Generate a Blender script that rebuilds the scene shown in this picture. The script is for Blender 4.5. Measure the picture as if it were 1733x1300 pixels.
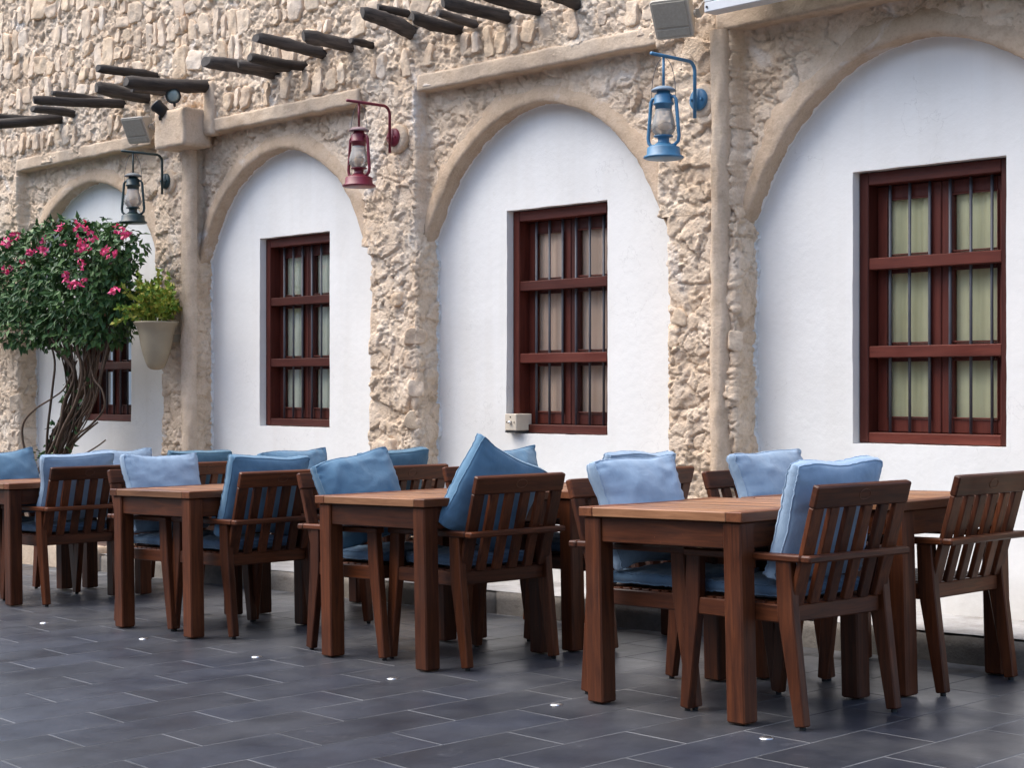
import bpy, math, random
import numpy as np
from mathutils import Matrix, Vector

R_ = math.radians
random.seed(7)
scene = bpy.context.scene
for o in list(bpy.data.objects):
    bpy.data.objects.remove(o)
COL = scene.collection

# ------------------------------------------------------------------ camera
CAM_H = 1.186
YAW = math.atan(2666 / 2800.0)                 # the wall recedes 43.6 degrees off the view axis
VX, VY = -math.cos(YAW), math.sin(YAW)
cam_d = bpy.data.cameras.new('camera')
cam_d.sensor_width = 36.0
cam_d.lens = 2800.0 / 1733.0 * 36.0
cam_d.shift_y = 5.0 / 1733.0
cam_d.clip_start = 0.05
cam_d.clip_end = 500.0
cam = bpy.data.objects.new('camera', cam_d)
COL.objects.link(cam)
cam.location = (0, 0, CAM_H)
cam.rotation_euler = Vector((VX, VY, 0)).to_track_quat('-Z', 'Y').to_euler()
scene.camera = cam

# ------------------------------------------------------------------ sky, sun, exposure
SUN_EL, SUN_AZ = R_(58), R_(220)               # azimuth of the sun, anticlockwise from +X
world = bpy.data.worlds.new('World')
scene.world = world
world.use_nodes = True
wn = world.node_tree
for n in list(wn.nodes):
    wn.nodes.remove(n)
w_out = wn.nodes.new('ShaderNodeOutputWorld')
w_bg = wn.nodes.new('ShaderNodeBackground')
w_sky = wn.nodes.new('ShaderNodeTexSky')
w_sky.sky_type = 'NISHITA'
w_sky.sun_disc = False
w_sky.sun_elevation = SUN_EL
w_sky.sun_rotation = math.pi / 2 - SUN_AZ
w_sky.air_density = 1.0
w_sky.dust_density = 3.0
w_sky.ozone_density = 1.0
w_bg.inputs['Strength'].default_value = 0.15
wn.links.new(w_sky.outputs[0], w_bg.inputs['Color'])
wn.links.new(w_bg.outputs[0], w_out.inputs['Surface'])
sun_d = bpy.data.lights.new('sun', 'SUN')
sun_d.energy = 1.3
sun_d.angle = R_(55)
sun_d.color = (1.0, 0.98, 0.92)
sun = bpy.data.objects.new('sun', sun_d)
COL.objects.link(sun)
sdir = Vector((math.cos(SUN_EL) * math.cos(SUN_AZ), math.cos(SUN_EL) * math.sin(SUN_AZ), math.sin(SUN_EL)))
sun.rotation_euler = sdir.to_track_quat('Z', 'Y').to_euler()
sun.location = (-6, 0, 12)
vs = scene.view_settings
vs.view_transform = 'Standard'
vs.look = 'None'
vs.exposure = 1.30
vs.gamma = 1.0
vs.use_curve_mapping = False
scene.render.engine = 'CYCLES'

# ------------------------------------------------------------------ measures of the place
SL = 0.026                                     # the paving climbs gently along the wall


def fl(x):
    return SL * (x + 3.8)


Y0, Y1, Y2 = 6.66, 6.75, 6.85                  # pier face, spandrel face, white panel
PLY = 6.27                                     # front of the plinth
ZS = 2.12                                      # top of the rough jambs
ZL = 3.02                                      # underside of the lintels
BAYS = [(-13.09, -10.834), (-10.40, -8.338), (-7.85, -5.814), (-5.335, -3.30)]
ARCH = [(-12.02, 1.10), (-9.43, 1.0), (-6.88, 1.0), (-4.33, 1.0)]     # centre, sideways scale
AR, AE, AZ = 1.045, 0.045, 1.797               # two-centred arch: radius, offset, centre height
WINX = [(-12.39, -11.567), (-9.81, -8.99), (-7.241, -6.41), (-4.755, -3.918)]
WZ0, WZ1 = 0.908, 2.247


def arch_half(z, off=0.0):
    r = AR + off
    t = r * r - (z - AZ) ** 2
    return math.sqrt(t) - AE if t > AE * AE else -1.0


# ------------------------------------------------------------------ object helpers
def link(o, parent=None):
    COL.objects.link(o)
    if parent is not None:
        o.parent = parent
    return o


def empty(name, label, cat, m=None, group=None):
    o = bpy.data.objects.new(name, None)
    o.empty_display_size = 0.1
    link(o)
    if m is not None:
        o.matrix_basis = m
    return tag(o, label, cat, group)


def tag(o, label, cat, group=None, kind=None):
    if label:
        o['label'] = label
    if cat:
        o['category'] = cat
    if group:
        o['group'] = group
    if kind:
        o['kind'] = kind
    return o


def mesh(name, verts, faces, mat, smooth=False):
    me = bpy.data.meshes.new(name)
    me.from_pydata([tuple(v) for v in verts], [], faces)
    me.materials.append(mat)
    if smooth:
        me.polygons.foreach_set('use_smooth', [True] * len(me.polygons))
    me.update()
    return me


def np_mesh(name, verts, quads, mat, smooth=True):
    me = bpy.data.meshes.new(name)
    quads = np.asarray(quads, dtype=np.int32)
    n = quads.shape[1]
    me.vertices.add(len(verts))
    me.vertices.foreach_set('co', np.asarray(verts, dtype=np.float32).ravel())
    me.loops.add(quads.size)
    me.loops.foreach_set('vertex_index', quads.ravel())
    me.polygons.add(len(quads))
    me.polygons.foreach_set('loop_start', np.arange(0, quads.size, n, dtype=np.int32))
    me.polygons.foreach_set('use_smooth', np.full(len(quads), smooth, dtype=bool))
    me.materials.append(mat)
    me.update(calc_edges=True)
    me.validate()
    return me


def obj(name, me, parent=None, loc=None):
    o = bpy.data.objects.new(name, me)
    link(o, parent)
    if loc is not None:
        o.location = loc
    return o


def grid_quads(nu, nv):
    a = np.arange(nu * nv).reshape(nu, nv)
    return np.stack([a[:-1, :-1], a[1:, :-1], a[1:, 1:], a[:-1, 1:]], -1).reshape(-1, 4)


class MB:
    """collects shapes into one mesh"""

    def __init__(self):
        self.v, self.f = [], []

    def add(self, v, f):
        b = len(self.v)
        self.v += [tuple(p) for p in v]
        self.f += [tuple(i + b for i in q) for q in f]
        return self

    def loft(self, rings, cap=True, closed=False):
        n = len(rings[0])
        v = [p for r in rings for p in r]
        f = []
        m = len(rings)
        for i in range(m if closed else m - 1):
            a, b = i * n, ((i + 1) % m) * n
            for k in range(n):
                k2 = (k + 1) % n
                f.append((a + k, a + k2, b + k2, b + k))
        if cap and not closed:
            f.append(tuple(range(n - 1, -1, -1)))
            f.append(tuple((m - 1) * n + k for k in range(n)))
        return self.add(v, f)

    def beam(self, pts, w, h, side=(0, 1, 0), ch=0.004):
        """chamfered rectangular bar through pts; w along side, h across"""
        pts = [Vector(p) for p in pts]
        n = len(pts)
        w = w if isinstance(w, (list, tuple)) else [w] * n
        h = h if isinstance(h, (list, tuple)) else [h] * n
        s = Vector(side).normalized()
        rings = []
        ln = (pts[-1] - pts[0]).length
        for i, p in enumerate(pts):
            d = (pts[min(i + 1, n - 1)] - pts[max(i - 1, 0)]).normalized()
            u = d.cross(s).normalized()
            sd = u.cross(d).normalized()

            def ring(c, ww, hh, cc):
                a, b = ww / 2, hh / 2
                q = [(a - cc, b), (a, b - cc), (a, -b + cc), (a - cc, -b), (-a + cc, -b), (-a, -b + cc), (-a, b - cc), (-a + cc, b)]
                return [c + sd * x + u * y for x, y in q]
            if i == 0:
                rings.append(ring(p, w[i] - 2 * ch, h[i] - 2 * ch, ch * 0.4))
                rings.append(ring(p + d * ch, w[i], h[i], ch))
            elif i == n - 1:
                rings.append(ring(p - d * ch, w[i], h[i], ch))
                rings.append(ring(p, w[i] - 2 * ch, h[i] - 2 * ch, ch * 0.4))
            else:
                rings.append(ring(p, w[i], h[i], ch))
        return self.loft(rings)

    def box(self, a, b, ch=0.004):
        a, b = Vector(a), Vector(b)
        c = (a + b) / 2
        return self.beam([(a.x, c.y, c.z), (b.x, c.y, c.z)], b.y - a.y, b.z - a.z, (0, 1, 0), ch)

    def tube(self, pts, r, n=8, closed=False, cap=True):
        pts = [Vector(p) for p in pts]
        m = len(pts)
        r = r if isinstance(r, (list, tuple)) else [r] * m
        rings, ref = [], None
        for i, p in enumerate(pts):
            if closed:
                d = (pts[(i + 1) % m] - pts[i - 1]).normalized()
            else:
                d = (pts[min(i + 1, m - 1)] - pts[max(i - 1, 0)]).normalized()
            if ref is None:
                ref = Vector((0, 0, 1)) if abs(d.z) < 0.9 else Vector((1, 0, 0))
            u = (ref - d * ref.dot(d)).normalized()
            ref = u
            w = d.cross(u)
            rings.append([p + (u * math.cos(2 * math.pi * k / n) + w * math.sin(2 * math.pi * k / n)) * r[i] for k in range(n)])
        return self.loft(rings, cap, closed)

    def lathe(self, prof, n=24, c=(0, 0, 0), axis='z', cap=True):
        c = Vector(c)
        rings = []
        for r, z in prof:
            ring = []
            for k in range(n):
                a = 2 * math.pi * k / n
                x, y = r * math.cos(a), r * math.sin(a)
                ring.append(c + (Vector((x, y, z)) if axis == 'z' else Vector((x, -z, y))))
            rings.append(ring)
        return self.loft(rings, cap)

    def mesh(self, name, mat, smooth=False):
        return mesh(name, self.v, self.f, mat, smooth)

    def build(self, name, mat, parent=None, smooth=False):
        return obj(name, self.mesh(name, mat, smooth), parent)


def copy_tree(o, parent=None):
    c = o.copy()
    COL.objects.link(c)
    if parent is not None:
        c.parent = parent
    for ch in list(o.children):
        copy_tree(ch, c)
    return c


def stand(x, y, yaw=0.0, dz=0.0):
    """matrix of a thing that stands on the sloping paving"""
    return Matrix.Translation((x, y, fl(x) + dz)) @ Matrix.Rotation(-math.atan(SL), 4, 'Y') @ Matrix.Rotation(yaw, 4, 'Z')


# ------------------------------------------------------------------ noise
_rng = np.random.RandomState(11)
_PERM = _rng.permutation(512).astype(np.int64)
_GR = _rng.normal(size=(512, 3))
_GR /= np.linalg.norm(_GR, axis=1)[:, None]
_RND = _rng.rand(512, 6)


def _h(i, j, k):
    return _PERM[(_PERM[(_PERM[i & 511] + j) & 511] + k) & 511]


def perlin(x, y, z=0.0):
    x, y, z = np.broadcast_arrays(np.asarray(x, float), np.asarray(y, float), np.asarray(z, float))
    xi, yi, zi = np.floor(x).astype(np.int64), np.floor(y).astype(np.int64), np.floor(z).astype(np.int64)
    xf, yf, zf = x - xi, y - yi, z - zi
    u, v, w = [t * t * t * (t * (t * 6 - 15) + 10) for t in (xf, yf, zf)]
    out = np.zeros_like(xf)
    for a in (0, 1):
        for b in (0, 1):
            for c in (0, 1):
                g = _GR[_h(xi + a, yi + b, zi + c)]
                d = g[..., 0] * (xf - a) + g[..., 1] * (yf - b) + g[..., 2] * (zf - c)
                out += d * (u if a else 1 - u) * (v if b else 1 - v) * (w if c else 1 - w)
    return out


def fbm(x, y, z=0.0, o=4):
    s, a, t = 0.0, 1.0, 1.0
    for _ in range(o):
        s = s + a * perlin(x * t, y * t, z * t)
        a *= 0.5
        t *= 2.03
    return s


def chips(u, v, size, seed, tilt, asp=1.0):
    """tilted chips of broken stone: height, and distance to the nearest break"""
    x, y = u / size, v / (size * asp)
    xi, yi = np.floor(x).astype(np.int64), np.floor(y).astype(np.int64)
    f1 = np.full(x.shape, 9.0)
    f2 = np.full(x.shape, 9.0)
    hh = np.zeros(x.shape)
    for a in (-1, 0, 1):
        for b in (-1, 0, 1):
            r = _RND[_h(xi + a, yi + b, seed)]
            dx, dy = xi + a + r[..., 0] - x, yi + b + r[..., 1] - y
            d = np.sqrt(dx * dx + dy * dy)
            near = d < f1
            f2 = np.where(near, f1, np.minimum(f2, d))
            hv = (r[..., 2] * 2 - 1) + tilt * ((r[..., 3] * 2 - 1) * dx + (r[..., 4] * 2 - 1) * dy)
            hh = np.where(near, hv, hh)
            f1 = np.where(near, d, f1)
    return hh, f2 - f1


def rough(u, v):
    """relief of the rough rubble render, metres towards the street"""
    wu = u + 0.055 * perlin(u * 5, v * 5, 3.1) + 0.024 * perlin(u * 15, v * 15, 5.2) + 0.010 * perlin(u * 41, v * 41, 4.1)
    wv = v + 0.055 * perlin(u * 5, v * 5, 8.4) + 0.024 * perlin(u * 15, v * 15, 1.7) + 0.010 * perlin(u * 41, v * 41, 7.7)
    a, ea = chips(wu, wv, 0.21, 3, 1.6, 0.75)
    b, eb = chips(wu, wv, 0.10, 17, 1.8, 0.7)
    c, ec = chips(wu, wv, 0.043, 29, 1.8, 0.7)
    m1 = np.clip(0.5 + 2.2 * perlin(u * 3.2, v * 3.2, 6.6), 0.0, 1.0)
    m2 = np.clip(0.45 + 2.6 * perlin(u * 4.6, v * 4.6, 1.9), 0.12, 1.0)
    h = 0.020 * fbm(u * 2.8, v * 2.8, 0.4, 3)
    h = h + 0.0100 * a + 0.0070 * b * (0.35 + 0.65 * m1) + 0.0052 * c * m2
    h = h - 0.014 * m1 * np.exp(-(eb / 0.07) ** 2) - 0.012 * np.exp(-(ea / 0.04) ** 2) - 0.007 * m2 * np.exp(-(ec / 0.10) ** 2)
    cre = 1 - np.abs(perlin(wu * 8, wv * 11, 5.5)) * 11          # ragged pits and undercuts
    h = h - 0.016 * np.clip(cre, 0, 1) * np.clip(2.4 * perlin(u * 5, v * 5, 9.3), 0, 1)
    h = h + 0.007 * fbm(u * 26, v * 26, 2.0, 3)
    for st_, k_ in ((0.017, 0.55), (0.0075, 0.45)):               # flakes with broken edges
        f = (h + 0.004 * perlin(u * 11, v * 11, st_ * 300)) / st_
        fr = f - np.floor(f)
        t = np.clip((fr - 0.36) / 0.28, 0, 1)
        h = h * (1 - k_) + k_ * st_ * (np.floor(f) + t * t * (3 - 2 * t))
    return h


# ------------------------------------------------------------------ materials
def nodes(name):
    m = bpy.data.materials.new(name)
    m.use_nodes = True
    nt = m.node_tree
    b = nt.nodes['Principled BSDF']
    return m, nt, b


def N(nt, typ, **kw):
    n = nt.nodes.new(typ)
    for k, v in kw.items():
        if k in n.inputs:
            n.inputs[k].default_value = v
        else:
            setattr(n, k, v)
    return n


def ramp(nt, fac, stops):
    r = nt.nodes.new('ShaderNodeValToRGB')
    el = r.color_ramp.elements
    while len(el) > 1:
        el.remove(el[-1])
    el[0].position, el[0].color = stops[0][0], (*stops[0][1], 1)
    for p, c in stops[1:]:
        e = el.new(p)
        e.color = (*c, 1)
    nt.links.new(fac, r.inputs[0])
    return r.outputs[0]


def mix(nt, fac, a, b, mode='MIX'):
    m = nt.nodes.new('ShaderNodeMix')
    m.data_type = 'RGBA'
    m.blend_type = mode
    for s, v in ((m.inputs[0], fac), (m.inputs[6], a), (m.inputs[7], b)):
        if hasattr(v, 'is_output') or isinstance(v, bpy.types.NodeSocket):
            nt.links.new(v, s)
        elif isinstance(v, (tuple, list)):
            s.default_value = (*v, 1)
        else:
            s.default_value = v
    return m.outputs[2]


def math_n(nt, op, a, b=0.0, c=None):
    m = nt.nodes.new('ShaderNodeMath')
    m.operation = op
    vals = [a, b] + ([c] if c is not None else [])
    for s, v in zip(m.inputs, vals):
        if isinstance(v, bpy.types.NodeSocket):
            nt.links.new(v, s)
        else:
            s.default_value = v
    return m.outputs[0]


def coords(nt, scale=(1, 1, 1), jitter=True, kind='Object'):
    tc = nt.nodes.new('ShaderNodeTexCoord')
    mp = nt.nodes.new('ShaderNodeMapping')
    mp.inputs['Scale'].default_value = scale
    nt.links.new(tc.outputs[kind], mp.inputs['Vector'])
    if jitter:
        oi = nt.nodes.new('ShaderNodeObjectInfo')
        va = nt.nodes.new('ShaderNodeVectorMath')
        va.operation = 'SCALE'
        va.inputs[0].default_value = (7.3, 3.9, 5.1)
        nt.links.new(oi.outputs['Random'], va.inputs['Scale'])
        nt.links.new(va.outputs[0], mp.inputs['Location'])
    return mp.outputs[0]


def noise(nt, vec, scale, detail=4, rough_=0.55, dist=0.0):
    n = N(nt, 'ShaderNodeTexNoise', Scale=scale, Detail=detail, Roughness=rough_, Distortion=dist)
    nt.links.new(vec, n.inputs['Vector'])
    return n.outputs[0]


def bump(nt, b, h, strength=0.5, dist=0.01, prev=None):
    n = nt.nodes.new('ShaderNodeBump')
    n.inputs['Strength'].default_value = strength
    n.inputs['Distance'].default_value = dist
    nt.links.new(h, n.inputs['Height'])
    if prev is not None:
        nt.links.new(prev, n.inputs['Normal'])
    nt.links.new(n.outputs[0], b.inputs['Normal'])
    return n.outputs[0]


def m_plain(name, col, rough_=0.6, metal=0.0, spec=0.5, vary=0.12, bmp=0.0, scale=20):
    m, nt, b = nodes(name)
    v = coords(nt)
    n = noise(nt, v, scale)
    c = ramp(nt, n, [(0.3, tuple(x * (1 - vary) for x in col)), (0.7, tuple(min(1, x * (1 + vary)) for x in col))])
    nt.links.new(c, b.inputs['Base Color'])
    b.inputs['Roughness'].default_value = rough_
    b.inputs['Metallic'].default_value = metal
    b.inputs['Specular IOR Level'].default_value = spec
    if bmp:
        bump(nt, b, noise(nt, v, scale * 6), bmp, 0.003)
    return m


def m_stone(name, cols, rnd=True, paint=False, bmp=0.95, fine=1.0):
    m, nt, b = nodes(name)
    v = coords(nt, jitter=rnd)
    n1 = noise(nt, v, 2.6, 5, 0.6)
    n2 = noise(nt, v, 14, 5, 0.65)
    n3 = noise(nt, v, 70, 4, 0.6)
    k = len(cols)
    c = ramp(nt, n1, [(0.3 + 0.4 * i / (k - 1), cols[i]) for i in range(k)])
    dk = ramp(nt, n2, [(0.30, (0.80, 0.77, 0.74)), (0.48, (1.0, 1.0, 1.0)), (0.72, (1.10, 1.10, 1.12))])
    c = mix(nt, 0.8, c, dk, 'MULTIPLY')
    c = mix(nt, 0.5, c, ramp(nt, n3, [(0.28, (0.8, 0.78, 0.76)), (0.52, (1.05, 1.05, 1.05))]), 'MULTIPLY')
    if rnd:
        oi = nt.nodes.new('ShaderNodeObjectInfo')
        tint = ramp(nt, oi.outputs['Random'], [(0.0, (0.93, 0.89, 0.86)), (0.3, (1.03, 1.0, 0.97)), (0.5, (1.0, 0.94, 0.86)),
                                               (0.62, (1.07, 1.06, 1.06)), (0.85, (0.98, 0.93, 0.90)), (1.0, (1.10, 1.09, 1.08))])
        c = mix(nt, 1.0, c, tint, 'MULTIPLY')
    wp_ = ramp(nt, noise(nt, v, 1.9, 5, 0.62, 0.6), [(0.60, (0, 0, 0)), (0.70, (0.75, 0.75, 0.75))])
    if bmp > 0.5 and not rnd:                   # limewash left on the render
        c = mix(nt, wp_, c, (0.74, 0.70, 0.66))
    if paint:                                   # white wall paint lapped onto the edge of the masonry
        sp = nt.nodes.new('ShaderNodeSeparateXYZ')
        nt.links.new(v, sp.inputs[0])
        e = math_n(nt, 'ADD', sp.outputs[1], math_n(nt, 'MULTIPLY', noise(nt, v, 16, 3), 0.05))
        fac = math_n(nt, 'GREATER_THAN', e, 6.856)
        c = mix(nt, fac, c, (0.78, 0.77, 0.75))
    nt.links.new(c, b.inputs['Base Color'])
    b.inputs['Roughness'].default_value = 0.92
    b.inputs['Specular IOR Level'].default_value = 0.2
    b1 = bump(nt, b, n2, bmp * 0.6, 0.02)
    b2 = bump(nt, b, n3, bmp * fine, 0.008, b1)
    bump(nt, b, noise(nt, v, 190, 3, 0.6), 0.45 * fine, 0.003, b2)
    return m


BEIGE = [(0.551, 0.407, 0.283), (0.657, 0.509, 0.369), (0.700, 0.565, 0.432), (0.763, 0.661, 0.546)]
M_RENDER = m_stone('rubble_render', BEIGE, False, True)
M_UPPER = m_stone('rubble_mortar', [(0.540, 0.403, 0.280), (0.630, 0.489, 0.357), (0.680, 0.547, 0.415), (0.720, 0.624, 0.516)], False)
M_STONE = m_stone('limestone', [(0.620, 0.479, 0.348), (0.700, 0.576, 0.442), (0.740, 0.638, 0.523)], True, False, 0.6)
M_PLASTER = m_stone('smooth_plaster', [(0.470, 0.346, 0.239), (0.530, 0.403, 0.289), (0.570, 0.451, 0.343)], False, True, 0.6, 0.9)
M_PLASTER2 = m_stone('smooth_plaster_pale', [(0.500, 0.384, 0.280), (0.570, 0.446, 0.329), (0.620, 0.509, 0.393)], False, False, 0.5, 0.9)


def m_white():
    m, nt, b = nodes('white_wall_paint')
    v = coords(nt, jitter=False)
    n = noise(nt, v, 1.3, 4)
    c = ramp(nt, n, [(0.3, (0.78, 0.765, 0.73)), (0.6, (0.835, 0.825, 0.795))])
    sp = nt.nodes.new('ShaderNodeSeparateXYZ')
    nt.links.new(v, sp.inputs[0])
    low = math_n(nt, 'SUBTRACT', 0.58, math_n(nt, 'ADD', sp.outputs[2], math_n(nt, 'MULTIPLY', noise(nt, v, 5, 5), 0.55)))
    fac = N(nt, 'ShaderNodeClamp')
    nt.links.new(math_n(nt, 'MULTIPLY', low, 3.0), fac.inputs[0])
    c = mix(nt, math_n(nt, 'MULTIPLY', fac.outputs[0], 0.55), c, (0.42, 0.38, 0.33))   # splashed dirt at the foot
    vs_ = coords(nt, (11, 1, 0.7), False)
    c = mix(nt, 0.35, c, ramp(nt, noise(nt, vs_, 0.6, 3, 0.6), [(0.36, (0.92, 0.905, 0.88)), (0.52, (1, 1, 1))]), 'MULTIPLY')
    vo = N(nt, 'ShaderNodeTexVoronoi', Scale=1.4)
    vo.feature = 'DISTANCE_TO_EDGE'
    wv_ = nt.nodes.new('ShaderNodeVectorMath')
    wv_.operation = 'ADD'
    nv_ = N(nt, 'ShaderNodeTexNoise', Scale=4.0, Detail=6.0)
    nt.links.new(v, nv_.inputs['Vector'])
    nt.links.new(v, wv_.inputs[0])
    nt.links.new(nv_.outputs['Color'], wv_.inputs[1])
    nt.links.new(wv_.outputs[0], vo.inputs['Vector'])
    crk = math_n(nt, 'MULTIPLY', math_n(nt, 'LESS_THAN', vo.outputs['Distance'], 0.0035), math_n(nt, 'GREATER_THAN', noise(nt, v, 1.1, 2), 0.56))
    c = mix(nt, math_n(nt, 'MULTIPLY', crk, 0.22), c, (0.40, 0.38, 0.36))
    sm = ramp(nt, noise(nt, v, 9, 6, 0.7), [(0.66, (1, 1, 1)), (0.78, (0.88, 0.86, 0.83))])
    c = mix(nt, 0.7, c, sm, 'MULTIPLY')
    nt.links.new(c, b.inputs['Base Color'])
    b.inputs['Roughness'].default_value = 0.75
    b.inputs['Specular IOR Level'].default_value = 0.25
    b1 = bump(nt, b, noise(nt, v, 22, 4), 0.22, 0.01)
    bump(nt, b, noise(nt, v, 150, 3), 0.15, 0.002, b1)
    return m


M_WHITE = m_white()


def m_wood(name, axis, dark, light, rough_=0.42, wear=0.25):
    m, nt, b = nodes(name)
    sc = [16.0, 16.0, 16.0]
    sc[axis] = 1.1
    v = coords(nt, tuple(sc))
    n = noise(nt, v, 3.2, 6, 0.65, 0.6)
    v2 = coords(nt, (1, 1, 1))
    n2 = noise(nt, v2, 5.0, 4)
    c = ramp(nt, n, [(0.25, dark), (0.5, tuple((a + q) / 2 for a, q in zip(dark, light))), (0.75, light)])
    c = mix(nt, wear, c, ramp(nt, n2, [(0.3, (0.6, 0.55, 0.52)), (0.7, (1.3, 1.25, 1.2))]), 'MULTIPLY')
    oi = nt.nodes.new('ShaderNodeObjectInfo')
    c = mix(nt, 1.0, c, ramp(nt, oi.outputs['Random'], [(0, (0.66, 0.63, 0.60)), (0.5, (1, 1, 1)), (1, (1.38, 1.36, 1.32))]), 'MULTIPLY')
    # pale scuffs where the varnish is knocked off
    sc_ = noise(nt, v2, 60, 3, 0.7)
    c = mix(nt, math_n(nt, 'MULTIPLY', math_n(nt, 'GREATER_THAN', sc_, 0.745), 0.5), c, tuple(min(1, 2.6 * q + 0.03) for q in light))
    nt.links.new(c, b.inputs['Base Color'])
    rr = ramp(nt, n2, [(0.3, (rough_ - 0.08,) * 3), (0.7, (rough_ + 0.15,) * 3)])
    nt.links.new(rr, b.inputs['Roughness'])
    b.inputs['Specular IOR Level'].default_value = 0.28
    bump(nt, b, n, 0.12, 0.002)
    return m


W_D, W_L = (0.022, 0.0056, 0.0025), (0.128, 0.0365, 0.0120)
M_WX = m_wood('varnished_wood_x', 0, W_D, W_L)
M_WY = m_wood('varnished_wood_y', 1, W_D, W_L)
M_WZ = m_wood('varnished_wood_z', 2, W_D, W_L)
M_TX = m_wood('table_top_wood', 0, (0.135, 0.058, 0.027), (0.33, 0.165, 0.085), 0.38)
M_TY = m_wood('table_edge_wood', 1, (0.07, 0.022, 0.009), (0.19, 0.070, 0.030), 0.4)
M_FX = m_wood('window_wood_x', 0, (0.055, 0.0110, 0.0072), (0.115, 0.0265, 0.0165), 0.45)
M_FZ = m_wood('window_wood_z', 2, (0.055, 0.0110, 0.0072), (0.105, 0.024, 0.015), 0.45)
M_POLE = m_wood('charred_pole_wood', 1, (0.020, 0.0175, 0.0165), (0.105, 0.090, 0.080), 0.8)
M_CUT = m_plain('weathered_end_grain', (0.10, 0.088, 0.078), 0.9, vary=0.35, bmp=0.5, scale=25)
M_BARK = m_wood('vine_bark', 2, (0.045, 0.028, 0.020), (0.13, 0.09, 0.065), 0.85)
M_IRON = m_plain('iron_bar', (0.085, 0.085, 0.098), 0.5, 0.0)
M_RUBBER = m_plain('rubber_foot', (0.012, 0.012, 0.012), 0.7)


def m_denim(name, a, b_):
    m, nt, b = nodes(name)
    v = coords(nt)
    n = noise(nt, v, 5, 5, 0.6)
    n2 = noise(nt, v, 28, 4, 0.6)
    c = ramp(nt, n, [(0.3, a), (0.7, b_)])
    c = mix(nt, 0.3, c, ramp(nt, n2, [(0.3, (0.8, 0.82, 0.85)), (0.7, (1.15, 1.13, 1.1))]), 'MULTIPLY')
    nt.links.new(c, b.inputs['Base Color'])
    b.inputs['Roughness'].default_value = 0.9
    b.inputs['Specular IOR Level'].default_value = 0.15
    b.inputs['Sheen Weight'].default_value = 0.25
    b1 = bump(nt, b, noise(nt, v, 13, 4, 0.6, 1.2), 0.2, 0.015)
    bump(nt, b, noise(nt, v, 420, 2), 0.3, 0.001, b1)
    return m


DENIM = {
    'pale': m_denim('denim_pale', (0.235, 0.335, 0.455), (0.30, 0.405, 0.53)),
    'mid': m_denim('denim_mid', (0.090, 0.190, 0.295), (0.135, 0.25, 0.36)),
    'deep': m_denim('denim_deep', (0.066, 0.155, 0.23), (0.10, 0.20, 0.28)),
    'seat': m_denim('denim_seat', (0.060, 0.115, 0.185), (0.105, 0.175, 0.265)),
}


def m_paver():
    m, nt, b = nodes('slate_paver')
    v = coords(nt)
    tc = nt.nodes.new('ShaderNodeTexCoord')
    geo = nt.nodes.new('ShaderNodeNewGeometry')
    pos = geo.outputs['Position']
    n = noise(nt, v, 4.5, 5, 0.6)
    n2 = noise(nt, v, 60, 4, 0.7)
    oi = nt.nodes.new('ShaderNodeObjectInfo')
    c = ramp(nt, n, [(0.3, (0.0150, 0.0178, 0.0265)), (0.7, (0.028, 0.0325, 0.046))])
    c = mix(nt, 1.0, c, ramp(nt, oi.outputs['Random'], [(0, (0.72, 0.70, 0.71)), (0.35, (0.88, 0.87, 0.89)), (0.7, (1.06, 1.06, 1.09)), (1, (1.22, 1.23, 1.27))]), 'MULTIPLY')
    c = mix(nt, 0.5, c, ramp(nt, n2, [(0.35, (0.75, 0.75, 0.75)), (0.65, (1.2, 1.2, 1.2))]), 'MULTIPLY')
    # trodden dust, thickest between the table legs where nobody sweeps
    sp = nt.nodes.new('ShaderNodeSeparateXYZ')
    nt.links.new(pos, sp.inputs[0])
    dn = noise(nt, pos, 1.7, 6, 0.65)
    row = nt.nodes.new('ShaderNodeMapRange')
    row.inputs['From Min'].default_value = 4.15
    row.inputs['From Max'].default_value = 5.0
    nt.links.new(sp.outputs[1], row.inputs['Value'])
    dd = nt.nodes.new('ShaderNodeMapRange')
    dd.inputs['From Min'].default_value = 0.36
    dd.inputs['From Max'].default_value = 0.68
    nt.links.new(dn, dd.inputs['Value'])
    fac = math_n(nt, 'MULTIPLY', dd.outputs[0], math_n(nt, 'ADD', math_n(nt, 'MULTIPLY', row.outputs[0], 0.65), 0.22))
    c = mix(nt, fac, c, (0.098, 0.098, 0.10))
    # spilt grout and chalky scratches
    sc = ramp(nt, noise(nt, pos, 7, 8, 0.75, 1.2), [(0.60, (0, 0, 0)), (0.72, (0.42, 0.42, 0.42))])
    c = mix(nt, ramp(nt, noise(nt, pos, 2.3, 6, 0.7, 0.5), [(0.60, (0, 0, 0)), (0.72, (0.5, 0.5, 0.5))]), c, (0.016, 0.016, 0.018))
    c = mix(nt, sc, c, (0.13, 0.135, 0.15))
    nt.links.new(c, b.inputs['Base Color'])
    rr = ramp(nt, noise(nt, pos, 3, 5, 0.6), [(0.3, (0.30, 0.30, 0.30)), (0.7, (0.52, 0.52, 0.52))])
    nt.links.new(rr, b.inputs['Roughness'])
    b.inputs['Specular IOR Level'].default_value = 0.5
    b1 = bump(nt, b, n, 0.12, 0.01)
    bump(nt, b, n2, 0.22, 0.003, b1)
    return m


M_PAVER = m_paver()
M_GROUT = m_plain('pale_grout', (0.095, 0.096, 0.10), 0.9, vary=0.8, bmp=0.3, scale=3.5)
M_CONC = m_stone('kerb_concrete', [(0.13, 0.12, 0.11), (0.20, 0.19, 0.175), (0.26, 0.245, 0.225)], True, False, 0.4)


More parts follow.
